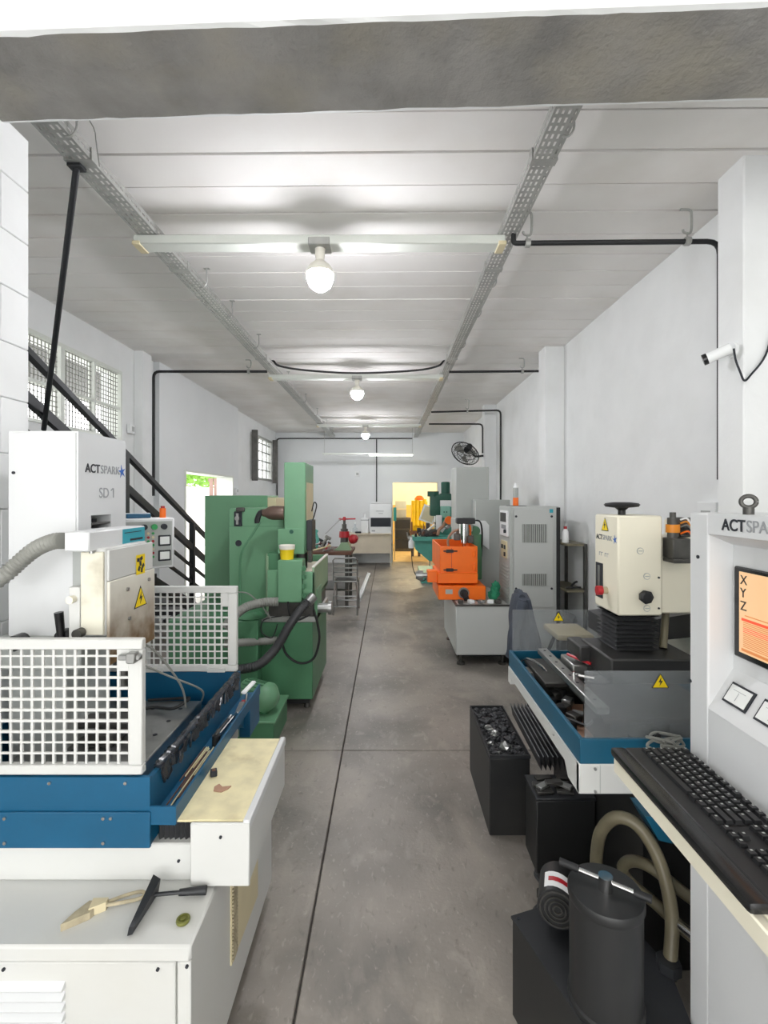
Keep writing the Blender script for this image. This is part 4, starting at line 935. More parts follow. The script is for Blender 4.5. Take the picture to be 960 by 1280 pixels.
ML.part('cord', MB().tube([(.43, 8.93, .66), (.46, 8.8, .3), (.56, 8.7, .12), (.66, 8.6, .12), (.72, 8.6, .25)], .008, n=6), 'black')

# ------------------------------------------------------------------ orange machine on grey base
O = Thing('spark_erosion_machine', 'grey spark erosion machine with a bright orange work tank', 'machine', (.95, 5.1, 0))
ob = O.part('base', MB().box(.645, 1.16, 4.55, 5.5, .105, .576, .008), 'grey_cab')
for x, y in ((.70, 4.62), (1.1, 4.62), (.70, 5.42), (1.1, 5.42)): O.part('levelling_foot', MB().cyl((x, y, 0), (x, y, .02), .04).cyl((x, y, .02), (x, y, .105), .014), 'steel_dark', ob)
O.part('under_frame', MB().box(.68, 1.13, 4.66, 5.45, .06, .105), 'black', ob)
O.part('top_rim', MB().box(.64, 1.165, 4.54, 4.56, .57, .585).box(.64, .66, 4.55, 5.5, .57, .585), 'steel_dark', ob)
ot = O.part('work_tank', MB().box(.525, .905, 4.85, 4.865, .84, 1.107, .003).box(.525, .54, 4.85, 5.70, .84, 1.107, .003).box(.89, .905, 4.85, 5.70, .84, 1.107, .003).box(.525, .905, 5.685, 5.70, .84, 1.107, .003).box(.525, .905, 4.85, 5.70, .84, .86), 'orange')
O.part('work_table', MB().box(.60, .83, 4.98, 5.5, .86, .95, .004), 'steel_dark', ot)
for z in (1.06, .87): O.part('latch', MB().box(.585, .66, 4.83, 4.85, z - .016, z + .016, .004).box(.56, .70, 4.838, 4.85, z - .006, z + .006), 'black', ot)
for z in (1.03, .9): O.part('hinge', MB().box(.85, .89, 4.838, 4.85, z - .03, z + .03, .004).cyl((.875, 4.84, z - .04), (.875, 4.84, z + .04), .009, n=8), 'orange', ot)
O.part('door_seam', MB().box(.64, .644, 4.847, 4.851, .86, 1.09), 'red', ot)
os_ = O.part('cross_slide', MB().box(.50, .905, 4.83, 5.4, .735, .84, .005), 'orange')
O.part('slide_arm', MB().box(.40, .50, 4.86, 4.98, .74, .86, .005), 'orange', os_)
O.part('handwheel', MB().cyl((.40, 4.92, .805), (.36, 4.92, .805), .025).cyl((.36, 4.92, .805), (.30, 4.92, .805), .05, n=20).cyl((.30, 4.92, .805), (.285, 4.92, .805), .042, n=20), 'steel', os_)
ol = O.part('saddle', MB().box(.50, .97, 4.76, 5.4, .585, .72, .005), 'orange')
O.part('saddle_dial', MB().cyl((.75, 4.76, .655), (.75, 4.735, .655), .04, n=20).cyl((.75, 4.735, .655), (.765, 4.68, .61), .028), 'black', ol)
O.part('dial_ring', MB().cyl((.75, 4.762, .655), (.75, 4.752, .655), .055, n=20), 'steel', ol)
O.part('name_plate', MB().box(.57, .64, 4.755, 4.761, .645, .69), 'panel_grey', ol)
oc = O.part('column', MB().box(.82, 1.22, 5.8, 6.2, .4, 1.97, .006), 'grey_cab2')
O.part('column_body', MB().box(1.02, 1.43, 5.62, 5.8, .3, 1.575, .006), 'grey_cab2', oc)
O.part('body_seam', MB().box(1.0, 1.02, 5.78, 5.8, 1.25, 1.575), 'panel_grey', oc)
O.part('white_cover', MB().prism([(.98, 1.15), (1.17, 1.0), (1.17, 1.28), (1.13, 1.33), (.98, 1.33)], 'y', 5.55, 5.62), 'paper', oc)
O.part('head_cover', MB().box(.72, .91, 5.0, 5.12, 1.325, 1.385, .006), 'black')
O.part('head_arm', MB().box(.76, .90, 5.1, 5.8, 1.24, 1.36, .006), 'grey_cab2')
O.part('spindle', MB().cyl((.80, 5.06, 1.33), (.80, 5.06, 1.2), .05).cyl((.80, 5.06, 1.2), (.80, 5.06, 1.12), .03).cyl((.80, 5.06, 1.12), (.80, 5.06, .95), .018), 'chrome')
O.part('terminal_block', MB().box(.70, .76, 5.05, 5.12, 1.15, 1.22, .004).box(.84, .90, 5.05, 5.12, 1.12, 1.2, .004), 'steel_dark')
O.part('orange_cable', MB().tube([(.66, 5.2, 1.05), (.65, 5.2, 1.14), (.69, 5.18, 1.22), (.76, 5.15, 1.26)], .013, n=8), 'stain_pink')
O.part('orange_cable', MB().tube([(.86, 5.08, 1.31), (.875, 5.1, 1.25), (.87, 5.12, 1.15), (.865, 5.14, 1.02)], .011, n=8), 'orange')
O.part('black_cable', MB().tube([(.91, 5.06, 1.36), (.98, 5.1, 1.34), (1.02, 5.2, 1.2), (1.03, 5.3, .95)], .009, n=6), 'black')
O.part('flush_motor', MB().box(.93, 1.03, 5.25, 5.55, .70, 1.2, .02).cyl((.95, 5.2, 1.24), (.95, 5.5, 1.24), .05), 'green_dark', None, 'dark green box unit')
for i, (x, z, m_) in enumerate(((.70, .6, 'steel_dark'), (.80, .595, 'paper'), (.90, .6, 'steel'), (.99, .605, 'paper'), (1.06, .6, 'steel_dark'))):
    single('clamp_part', MB().cbox((x, 4.63, .576 + .022), (.05, .06, .034), (0, 0, .4*i), .005), m_, ('dark steel clamp on the grey base under the orange tank', 'white plastic fitting under the dial of the orange saddle', 'bright steel clamp on the grey base under the orange tank', 'white plastic fitting beside the green cloth', 'dark fitting beside the green cloth')[i], 'part')
mb = MB()
for i in range(9): mb.rock((1.045 + .01*(i % 4), 4.74 + .02*(i % 5), .622 + .03*(i % 4)), (.085, .09, .10), i + 2, .28)
single('cloth', mb, 'cloth_green', 'crumpled green cloth bundle on the grey base by the orange tank', 'cloth')
# grey electrical cabinet
E = Thing('electrical_cabinet', 'tall light grey electrical cabinet with slotted vents', 'cabinet', (1.4, 4.9, 0))
E.part('body', MB().box(1.17, 1.645, 4.605, 5.05, .08, 1.515, .008), 'grey_cab')
E.part('plinth', MB().box(1.2, 1.62, 4.65, 5.0, 0, .08), 'black')  # shade under the cabinet is put into this black colour
dp = E.part('door', MB().box(1.205, 1.585, 4.592, 4.606, .55, 1.49, .003), 'grey_cab')
E.part('edge_strip', MB().box(1.615, 1.65, 4.598, 4.62, .1, 1.505), 'black', None)
E.part('corner_post', MB().box(1.166, 1.195, 4.596, 4.61, .1, 1.51, .003), 'grey_cab2', None)
for (z0, z1) in ((1.17, 1.345), (.76, .87)):
    v = E.part('vent', MB().box(1.285, 1.52, 4.589, 4.593, z0, z1), 'steel_dark', dp)
    for i in range(13): E.part('vent_slat', MB().box(1.287 + i*.0182, 1.297 + i*.0182, 4.583, 4.592, z0, z1), 'grey_cab2', v)
for x in (1.225, 1.565):
    for z in (1.42, .73): E.part('door_lock', MB().cyl((x, 4.592, z), (x, 4.585, z), .011, n=12), 'ink', dp)
E.part('sticker', MB().box(1.545, 1.58, 4.59, 4.5925, 1.455, 1.49), 'sticker_teal', dp)
sp = E.part('control_panel', MB().box(1.155, 1.171, 4.66, 4.95, 1.22, 1.47, .002), 'paper')
E.part('display', MB().box(1.15, 1.157, 4.70, 4.92, 1.36, 1.45), 'steel_dark', sp); E.part('key_row', MB().box(1.151, 1.157, 4.70, 4.88, 1.29, 1.33), 'ink_grey', sp)
E.part('knob', MB().cyl((1.156, 4.71, 1.27), (1.135, 4.71, 1.27), .018), 'ink', sp)
mp = E.part('meter_panel', MB().box(1.158, 1.171, 4.70, 4.92, 1.0, 1.17, .002), 'beige')
for y, z in ((4.76, 1.11), (4.86, 1.11), (4.76, 1.04)): E.part('meter', MB().box(1.152, 1.16, y - .025, y + .025, z - .02, z + .02), 'ink', mp)
for i in range(10): E.part('louver', MB().prism([(1.172, .62 + i*.033), (1.172, .64 + i*.033), (1.16, .622 + i*.033)], 'y', 4.66, 4.98), 'grey_cab2')
T = Thing('aerosol_can', 'white aerosol can with red base on top of the grey electrical cabinet', 'can', (1.29, 4.85, 1.515))
T.part('base_band', MB().cyl((1.29, 4.85, 1.515), (1.29, 4.85, 1.6), .028), 'orange'); T.part('body', MB().cyl((1.29, 4.85, 1.6), (1.29, 4.85, 1.7), .027), 'panel_grey'); T.part('cap', MB().lathe([(.027, 0), (.016, .02), (.014, .05), (0, .05)], (1.29, 4.85, 1.7)), 'paper')
T.part('drip_tray', MB().box(1.21, 1.38, 4.78, 4.92, 1.515, 1.519), 'ink')
# steel rack by the wall
K = Thing('steel_rack', 'rusty steel shelf rack between the electrical cabinet and the wall', 'rack', (1.75, 4.7, 0))
for z in (.3, .72, 1.15): K.part('shelf', MB().box(1.66, 1.845, 4.45, 4.95, z, z + .02), 'hose_olive')
for x, y in ((1.675, 4.93), (1.83, 4.46), (1.83, 4.93)): K.part('post', MB().box(x - .013, x + .013, y - .013, y + .013, 0, 1.17), 'steel_dark')
T = Thing('bottle', 'clear bottle with dark red cap on the top rack shelf', 'bottle', (1.70, 4.6, 1.17))
T.part('body', MB().lathe([(0, 0), (.03, 0), (.032, .01), (.03, .1), (.014, .13), (0, .13)], (1.70, 4.6, 1.17)), 'paper'); T.part('cap', MB().cyl((1.70, 4.6, 1.3), (1.70, 4.6, 1.325), .016), 'red')
T = Thing('pliers', 'dark pliers lying on the middle rack shelf', 'tool', (1.75, 4.55, .74))
T.part('jaw', MB().cbox((1.70, 4.52, .755), (.06, .03, .02), (0, 0, .3), .004), 'steel_dark'); T.part('grip', MB().tube([(1.72, 4.52, .752), (1.78, 4.51, .757), (1.815, 4.53, .752)], .01), 'black'); T.part('grip', MB().tube([(1.72, 4.53, .752), (1.77, 4.56, .79), (1.80, 4.57, .80)], .01), 'black')
mb = MB().rock((1.735, 4.62, .41), (.12, .2, .19), 4, .5)
single('black_bag', mb, 'black', 'black bundled bag on the lowest rack shelf', 'bag')
# chair with the jacket
H = Thing('office_chair', 'beige seat office chair behind the acrylic screen', 'chair', (1.2, 3.5, 0))
H.part('seat', MB().box(1.18, 1.44, 3.34, 3.66, .60, .645, .02), 'beige')
H.part('column', MB().cyl((1.28, 3.5, .1), (1.28, 3.5, .6), .028), 'black')
for i in range(5):
    a = 2*math.pi*i/5 + .3
    H.part('leg', MB().tube([(1.28, 3.5, .12), (1.28 + .25*math.cos(a), 3.5 + .25*math.sin(a), .05)], .02, smooth=False), 'black')
    H.part('castor', MB().cyl((1.28 + .25*math.cos(a) - .01, 3.5 + .25*math.sin(a), .026), (1.28 + .25*math.cos(a) + .012, 3.5 + .25*math.sin(a), .026), .026), 'black')
H.part('back_stem', MB().tube([(1.22, 3.5, .605), (1.16, 3.5, .47), (1.08, 3.5, .39), (.99, 3.5, .40), (.967, 3.5, .50), (.965, 3.5, .70)], .013), 'black')
H.part('backrest', MB().box(.95, .98, 3.42, 3.56, .66, .865, .014), 'black')
J = Thing('jacket', 'dark grey blue jacket hung over the office chair back', 'jacket', (.96, 3.5, .42))
vs = []; n = 44; rows = 18
for j in range(rows + 1):
    t_ = j / rows
    z = .905 - t_*.46
    for i in range(n):
        a = 2*math.pi*i/n
        rx = .045 + .065*t_**.6; ry = .13*min(1, (t_*6)**.5 + .45) + .06*t_
        f = 1 + (.20*math.sin(a*6 + 2*t_) + .10*math.sin(a*11 + 5*t_)) * (t_**.7) + .12*noise.noise(Vector((math.cos(a)*2, math.sin(a)*2, t_*4)))
        vs.append((.965 + .03*t_ + rx*f*math.cos(a), 3.49 + ry*f*math.sin(a), z + .02*math.sin(a*3)*(t_ if j < rows else 1)))
fs = [(j*n+i, j*n+(i+1) % n, (j+1)*n+(i+1) % n, (j+1)*n+i) for j in range(rows) for i in range(n)] + [tuple(range(n))]
J.part('body', MB().add(vs, fs), 'cloth')
J.part('sleeve', MB().tube([(.95, 3.37, .86), (.90, 3.33, .76), (.875, 3.31, .66), (.88, 3.31, .56), (.89, 3.31, .47)], .04, n=12, rfun=lambda i, n: .035 + .01*noise.noise(Vector((i*.5, 0, 0)))), 'cloth')
J.part('collar', MB().tube([(.95, 3.40, .895), (.955, 3.48, .915), (.96, 3.58, .895)], .022), 'cloth')
# ------------------------------------------------------------------ near right machine (cream head, acrylic guards)
N_ = Thing('spark_erosion_machine', 'cream headed spark erosion machine with smoked acrylic guards', 'machine', (1.1, 1.95, 0))
x0, x1, y0, y1 = .60, 1.62, 1.50, 2.38
tk = N_.part('tank', MB().box(x0, x1, y0, y0 + .014, .765, .845, .002).box(x0, x0 + .014, y0, y1, .765, .845, .002).box(x0, x1, y1 - .014, y1, .765, .845, .002), 'blue2')
wb = N_.part('tank_base', MB().box(x0 - .004, x1, y0 - .004, y0 + .02, .675, .768, .003).prism([(y0, .765), (y1, .765), (y1, .69), (y1 - .04, .69), (y1 - .05, .725), (y0 + .12, .715), (y0 + .09, .675), (y0, .675)], 'x', x0 - .004, x0 + .02), 'mach_white')
for x, z in ((.645, .755), (.645, .685), (.78, .755), (.78, .685)): N_.part('bolt', MB().cyl((x, y0 - .004, z), (x, y0 - .009, z), .0045, n=8), 'steel', wb)
N_.part('base_seam', MB().box(.66, .662, y0 - .0055, y0 - .003, .677, .766), 'panel_grey', wb)
N_.part('bolt', MB().cyl((x0 - .004, 1.72, .75), (x0 - .009, 1.72, .75), .004, n=8), 'steel', wb)
N_.part('tank_floor', MB().box(x0 + .014, x1, y0 + .014, y1 - .014, .715, .735), 'black_box')
N_.part('pedestal', MB().box(.86, 1.6, 1.62, 2.5, 0, .72, .01), 'black_box')
N_.part('rear_tray', MB().box(1.02, 1.5, 1.9, 2.36, .735, .86, .004), 'blue2')
N_.part('lower_tray', MB().prism([(.79, .60), (1.2, .50), (1.2, .64), (.75, .67)], 'y', 1.40, 1.49), 'blue2')
# work tables inside
t1 = N_.part('work_table', MB().box(.66, 1.05, 2.02, 2.33, .80, .82, .003).box(.70, .92, 2.1, 2.3, .735, .80), 'steel_dark')
N_.part('work_table', MB().box(.70, 1.12, 1.56, 1.86, .862, .88, .003).box(.74, .80, 1.6, 1.82, .735, .862).box(.88, .94, 1.6, 1.82, .735, .862).box(1.02, 1.1, 1.6, 1.82, .735, .862), 'steel_dark')
gr = N_.part('guide_bar', MB().box(.685, .73, 1.58, 2.2, .885, .91, .003), 'steel')
for i in range(8): N_.part('bar_hole_shade', MB().cyl((.707, 1.64 + i*.075, .9095), (.707, 1.64 + i*.075, .911), .006, n=8), 'ink', gr)  # flat dark discs stand in for the shaded holes of the bar
N_.part('vise', MB().box(.74, .80, 1.92, 2.06, .86, .93, .004).box(.80, .86, 1.94, 2.04, .88, .92, .004), 'steel')
N_.part('vise_screw', MB().cyl((.735, 1.90, .90), (.80, 1.86, .90), .008, n=8).cyl((.72, 1.86, .885), (.72, 1.86, .925), .006, n=8), 'chrome')
N_.part('hose_loop', MB().tube([(.63, 2.32, .80), (.66, 2.28, .835), (.70, 2.2, .83), (.72, 2.12, .80), (.71, 2.05, .79)], .006, n=6), 'chrome')
N_.part('hose_loop', MB().tube([(.66, 1.85, .76), (.69, 1.80, .765), (.72, 1.74, .775), (.75, 1.74, .80)], .006, n=6), 'black')
for i in range(9):
    N_.part('fixture', MB().cbox((.68 + .03*(i % 3), 1.90 + .035*i - .1, .75 + .01*(i % 2)), (.04, .05, .03), (0, 0, .5*i), .004), ('black', 'steel_dark', 'steel')[i % 3])
N_.part('rust_tray', MB().box(.63, .84, 1.62, 2.0, .733, .74), 'stain_pink')
# acrylic guards
for y, xa, xb, z0_, z1_ in ((1.508, .618, 1.06, .835, 1.055), (2.37, .615, 1.06, .82, 1.045)):
    a = N_.part('acrylic_guard', MB().box(xa, xb, y - .003, y + .003, z0_, z1_), 'acrylic', None, 'smoked acrylic splash guard with yellow warning sticker', False)
    c = (xa + .235 if y < 2 else xa + .225, y - .004, z1_ - (.03 if y > 2 else .028))
    tri_sign(N_, c, .055, (1, 0, 0), (0, 0, 1), (0, -1, 0), a)
# head
hx0, hx1, hy0, hy1 = .862, 1.03, 1.80, 2.0
hd = N_.part('head', MB().box(hx0, hx1, hy0, hy1, 1.156, 1.532, .006), 'mach_cream')
N_.part('arm', MB().box(hx1, 1.5, 1.82, 1.98, 1.16, 1.45, .006), 'mach_cream')
N_.part('column', MB().box(1.32, 1.62, 1.75, 2.3, .72, 1.50, .008), 'mach_cream')
N_.text('logo_text', 'ACT', .028, (hx0 - .0006, 1.985, 1.432), FACE_MX, 'ink', parent=hd, bold=True)
N_.text('logo_text', 'SPARK', .028, (hx0 - .0006, 1.983 - N_.tw, 1.432), FACE_MX, 'ink_grey', parent=hd)
N_.part('logo_star', star((hx0 - .0006, 1.822, 1.44), .018, (0, -1, 0), (0, 0, 1), (-1, 0, 0)), 'ink_blue', hd)
for ya, yb in ((1.958, 1.944), (1.94, 1.926), (1.908, 1.893), (1.889, 1.876)): N_.part('model_mark', MB().box(hx0 - .0008, hx0, yb, ya, 1.378, 1.381).box(hx0 - .0008, hx0, ya - .003, ya, 1.366, 1.381), 'ink_grey', hd, None, False)
tri_sign(N_, (hx0 - .0005, 1.905, 1.495), .062, (0, -1, 0), (0, 0, 1), (-1, 0, 0), hd)
N_.part('scale_slot', MB().box(hx0 - .003, hx0 + .002, 1.925, 1.985, 1.195, 1.335), 'ink', hd)
N_.part('scale', MB().box(hx0 - .005, hx0 - .002, 1.945, 1.962, 1.205, 1.325), 'steel', hd)
eb = N_.part('emergency_button', MB().cyl((hx0, 1.89, 1.235), (hx0 - .02, 1.89, 1.235), .014, n=16), 'bristle', hd)
N_.part('button_cap', MB().cyl((hx0 - .02, 1.89, 1.235), (hx0 - .04, 1.89, 1.235), .018, n=18), 'red', eb)
N_.part('star_knob', MB().lathe([(0, 0), (.012, 0), (.012, .012), (.024, .014), (.026, .03), (.018, .036), (0, .036)], (.955, hy0, 1.232), (0, -1, 0), 7), 'black', hd)
for x, z in ((.945, 1.40), (.97, 1.305), (.97, 1.185)):
    p = N_.part('plug', MB().cyl((x, hy0, z), (x, hy0 - .003, z), .0125, n=18), 'panel_grey', hd); N_.part('plug_cap', MB().cyl((x, hy0 - .003, z), (x, hy0 - .0036, z), .0105, n=18), 'mach_cream', hd); N_.part('plug_slot', MB().box(x - .008, x + .008, hy0 - .0046, hy0 - .0034, z - .0015, z + .0015), 'panel_grey', hd)
for z in (1.30, 1.185): N_.part('screw', MB().cyl((1.015, hy0, z), (1.015, hy0 - .003, z), .004, n=8), 'ink', hd)
hw = N_.part('handwheel', MB().lathe([(0, .05), (.03, .052), (.06, .048), (.066, .042), (.06, .034), (.025, .03), (.014, .02), (.014, 0), (0, 0)], (.925, 1.9, 1.53)), 'black')
# bellows
prof = []
for i in range(9):
    z = 1.15 - i*.016
    prof += [(.088, z), (.068, z - .008)]
vs = []; fs = []
for r, z in prof:
    r *= .95
    vs += [(.945 - r, 1.9 - r, z), (.945 + r, 1.9 - r, z), (.945 + r, 1.9 + r, z), (.945 - r, 1.9 + r, z)]
for j in range(len(prof) - 1):
    for i in range(4): fs.append((j*4+i, j*4+(i+1) % 4, (j+1)*4+(i+1) % 4, (j+1)*4+i))
N_.part('bellows', MB().add(vs, fs), 'rubber', None, 'black square bellows', False)
N_.part('chuck_block', MB().box(.80, 1.12, 1.72, 1.99, .93, 1.02, .006), 'black_box')
N_.part('side_block', MB().box(.76, .82, 1.9, 2.04, .95, 1.01, .005), 'black_box')
N_.part('rear_bellows', MB().prism([(.96, .98), (1.45, 1.03), (1.45, 1.14), (.96, 1.06)], 'y', 2.02, 2.3), 'rubber')
N_.part('strut', MB().cyl((1.06, 1.85, 1.02), (1.10, 1.9, 1.16), .014, n=10), 'hose_olive')
N_.part('red_cable', MB().tube([(.74, 1.98, .955), (.77, 1.93, .95), (.80, 1.89, .945)], .006, n=6), 'red')
# probe assembly on the arm
pb = N_.part('probe_block', MB().box(1.04, 1.105, 1.75, 1.82, 1.375, 1.45, .003).box(1.04, 1.125, 1.745, 1.82, 1.36, 1.376, .003), 'steel_dark')
N_.part('probe_stem', MB().cyl((1.062, 1.79, 1.45), (1.062, 1.79, 1.525), .019).cyl((1.062, 1.79, 1.525), (1.062, 1.79, 1.545), .011), 'steel_dark', pb)
N_.part('probe_ring', MB().cyl((1.062, 1.79, 1.47), (1.062, 1.79, 1.50), .024), 'led_orange', pb)
N_.part('connector_bank', MB().box(1.095, 1.14, 1.80, 1.85, 1.452, 1.525, .003), 'steel_dark', pb)
for i in range(5): N_.part('probe_cable', MB().tube([(1.09, 1.79, 1.465 + i*.013), (1.11, 1.775, 1.475 + i*.011), (1.135, 1.79, 1.455)], .0035, n=6), ('orange', 'black', 'steel', 'led_orange', 'paper')[i], pb)
# sloping bellows cover under the tank
vs = []; fs = []
for i in range(17):
    x = .685 + i*.0105; z = .44 if i % 2 == 0 else .38
    vs += [(x - .005, 2.16, z - .01), (x + .01, 2.72, z - .01)]
for i in range(16): fs.append((i*2, i*2+1, i*2+3, i*2+2))
o = N_.part('way_bellows', MB().add(vs, fs), 'rubber', None, 'black accordion way cover', False)
sm = o.modifiers.new('thick', 'SOLIDIFY'); sm.thickness = .004
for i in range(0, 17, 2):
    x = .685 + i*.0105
    N_.part('rib_highlight', MB().tube([(x - .005, 2.16, .432), (x + .01, 2.72, .432)], .003, n=6, smooth=False), 'rubber_lit_edge', o)  # pale strips paint the light caught along the bellows ridges
# black boxes on the floor
BX = Thing('floor_box', 'open black box of graphite chips standing on the floor by the tank', 'box', (.57, 2.5, 0))
BX.part('body', MB().box(.48, .672, 2.27, 2.82, 0, .365, .004), 'black_box')
BX.part('rim', MB().box(.48, .675, 2.27, 2.28, .365, .38).box(.48, .675, 2.81, 2.82, .365, .38).box(.48, .487, 2.27, 2.82, .365, .38).box(.668, .675, 2.27, 2.82, .365, .38), 'black_metal')
BX2 = Thing('floor_box', 'taller black box under the corner of the blue rimmed tank', 'box', (.75, 2.05, 0))
BX2.part('body', MB().box(.612, .855, 1.975, 2.14, .05, .352, .004), 'black_box'); BX2.part('lid', MB().box(.608, .858, 1.97, 2.145, .352, .364, .003), 'black_metal')
for x in (.665, .80): BX2.part('foot', MB().lathe([(0, 0), (.045, 0), (.05, .008), (.042, .014), (.042, .02), (.046, .028), (.038, .035), (.036, .05), (0, .05)], (x, 2.02, 0)), 'rubber')
rnd = random.Random(11)
mb = MB()
for i in range(420):
    mb.cbox((.499 + rnd.random()*.157, 2.295 + rnd.random()*.50, .367 + rnd.random()*.008), (rnd.uniform(.006, .02), rnd.uniform(.006, .02), rnd.uniform(.003, .008)), (rnd.uniform(-.5, .5), rnd.uniform(-.5, .5), rnd.uniform(0, 3)))
o = single('graphite_chips', mb, 'graphite', 'fine grey graphite chips covering the top of the open black box', 'chips', smooth=False); o['kind'] = 'stuff'
placed = []
for i in range(26):
    s_ = rnd.uniform(.045, .062) if i < 6 else rnd.uniform(.02, .035)
    d_ = (s_, s_*rnd.uniform(.75, 1.2), s_*.65); r_ = .62*max(d_[0], d_[1])
    for tries in range(600):
        lv = 0 if tries < 300 else 1
        x = rnd.uniform(.489 + r_, .666 - r_); y = rnd.uniform(2.285 + r_, 2.805 - r_)
        if all((x - a)**2 + (y - b)**2 > (r_ + c)**2 for a, b, c, l in placed if l == lv): break
    placed.append((x, y, r_, lv))
    single('graphite_offcut', MB().rock((x, y, .367 + d_[2]*.42 + lv*.032), d_, i, .4), 'graphite' if i % 5 else 'steel', 'dark graphite offcut in the open black floor box', 'offcut', 'graphite offcuts in the floor box', False)
for x, y, lv, a_ in ((.655, 2.01, 0, .1), (.655, 2.056, 0, -.1), (.742, 2.01, 0, -.12), (.742, 2.058, 0, .08), (.68, 2.105, 0, .15), (.775, 2.108, 0, -.1), (.66, 2.033, 1, .6), (.745, 2.035, 1, 2.4), (.702, 2.034, 2, .1)):
    single('clamp_plate', MB().cbox((x, y, .3645 + .006 + lv*.012), (.07, .03, .012), (0, 0, a_), .002), 'steel' if lv == 1 else 'steel_dark', 'flat steel clamp plate on the taller black floor box', 'clamp', 'clamp plates on the black box')
# pump unit with filter canister, turned on the floor
U = Thing('filter_pump', 'black dielectric tank with a canister filter on the floor', 'pump', (.386, 1.486, 0), R(18))
# local x along the rear edge, local -y along the left edge
ub = U.part('tank', MB().prism([(0, 0), (.325, 0), (.325, -.265), (.25, -.40), (0, -.40)], 'z', 0, .30), 'black_box')
U.part('tank_lid', MB().prism([(-.004, .004), (.325, .004), (.325, -.265), (.25, -.40), (-.004, -.40)], 'z', .296, .303), 'black_metal', ub)
U.part('handle', MB().cbox((-.012, -.30, .19), (.016, .16, .03), (0, 0, 0), .004), 'steel', ub)
U.part('screw', MB().cyl((.012, -.012, .303), (.012, -.012, .306), .005, n=8), 'ink', ub)
fx, fy = .085, -.297
def loc2(px_, py_, z_):       # world point on a level plane -> local
    Yw = F*(CAMZ - z_)/(py_ - CY); v = Vector((X(px_, Yw) - .386, Yw - 1.486)); a = -R(18)
    return v.x*math.cos(a) - v.y*math.sin(a), v.x*math.sin(a) + v.y*math.cos(a)
fx, fy = loc2(757, 1252, .30)
fc = U.part('canister', MB().lathe([(0, .303), (.093, .303), (.093, .315), (.088, .32), (.088, .565), (0, .565)], (fx, fy, 0), n=40), 'black_box')
U.part('canister_lid', MB().lathe([(0, .565), (.091, .565), (.0925, .57), (.0925, .585), (.09, .59), (0, .59)], (fx, fy, 0), n=40), 'black_box', fc)
a = R(-52); d = Vector((math.cos(a), math.sin(a), 0)); c = Vector((fx, fy, .612))
U.part('lid_hub', MB().cyl((fx, fy, .59), (fx, fy, .625), .018, n=18), 'chrome', fc)
U.part('lid_bar', MB().cyl(c - d*.07, c + d*.07, .0065, n=10), 'chrome', fc)
U.part('bar_grip', MB().cyl(c - d*.065 + Vector((0, 0, .002)), c - d*.115 + Vector((0, 0, .002)), .0095, n=10), 'black', fc)
U.part('bar_grip', MB().cyl(c + d*.065, c + d*.105, .0095, n=10), 'black', fc)
def w2l(p):
    p = Vector(p) - Vector((.386, 1.486, 0)); a = -R(18)
    return Vector((p.x*math.cos(a) - p.y*math.sin(a), p.x*math.sin(a) + p.y*math.cos(a), p.z))
ax = Vector((-.62, -.78, 0)).normalized()
cc = w2l(P(697, 1137, 1.42)) - ax*.10
pm = U.part('pump_motor', MB().lathe([(0, -.03), (.05, -.03), (.056, -.02), (.058, .10), (0, .10)], cc, ax, 24), 'black_box')
mx, my = cc.x - .01, cc.y - .03
q = ax.to_track_quat('Z', 'Y').to_matrix()
mb = MB()
for rr in (.012, .024, .036, .05): mb.tube([cc + ax*.102 + q @ Vector((rr*math.cos(t_), rr*math.sin(t_), 0)) for t_ in [2*math.pi*i/20 for i in range(21)]], .003, n=5, smooth=False)
U.part('fan_grille', mb, 'steel_dark', pm)
mb = MB(); vs = []
for i in range(9):
    t_ = R(20 + i*14)
    e = Vector((0, 0, 1))*math.sin(t_) + Vector((.65, -.75, 0)).normalized()*math.cos(t_)
    vs += [cc + ax*.03 + e*.0588, cc + ax*.09 + e*.0588]
U.part('motor_label', MB().add(vs, [(i*2, i*2+1, i*2+3, i*2+2) for i in range(8)]), 'paper', pm)
vs = [v + (v - cc - ax*(v - cc).dot(ax)).normalized()*.0008 for v in vs]
vs = [(vs[i*2]*.65 + vs[i*2+1]*.35, vs[i*2]*.35 + vs[i*2+1]*.65) for i in range(1, 8)]
U.part('label_stripe', MB().add([p for q_ in vs for p in q_], [(i*2, i*2+1, i*2+3, i*2+2) for i in range(6)]), 'red', pm)
U.part('motor_foot', MB().box(mx - .03, mx + .07, my - .02, my + .09, .303, .335, .004), 'black_box', pm)
# olive hoses (world points -> local)
def w2l(p):
    p = Vector(p) - Vector((.386, 1.486, 0)); a = -R(18)
    return Vector((p.x*math.cos(a) - p.y*math.sin(a), p.x*math.sin(a) + p.y*math.cos(a), p.z))
h1 = [P(745, 1100, 1.50), P(746, 1065, 1.50), P(752, 1038, 1.49), P(770, 1022, 1.46), P(795, 1030, 1.43), P(818, 1062, 1.40), P(833, 1105, 1.37), P(840, 1150, 1.35), P(838, 1195, 1.33), P(836, 1222, 1.32)]
U.part('arched_hose', MB().tube([w2l(p) for p in h1], .0185, n=12), 'hose_olive', None, 'arched olive hose')
e = w2l(P(836, 1222, 1.32)); U.part('hose_union', MB().cyl(e + Vector((0, 0, .01)), (e.x, e.y, .30), .024, n=8).cyl((e.x, e.y, .30), (e.x, e.y, .33), .032, n=6), 'black_metal')
h2 = [P(905, 1200, 1.36), P(858, 1165, 1.42), P(820, 1130, 1.5), P(788, 1103, 1.55), P(778, 1085, 1.55), P(790, 1076, 1.53), P(815, 1085, 1.47), P(860, 1120, 1.42), P(905, 1150, 1.38)]
U.part('coiled_hose', MB().tube([w2l(p) for p in h2], .0175, n=12), 'hose_olive', None, 'looped olive hose')
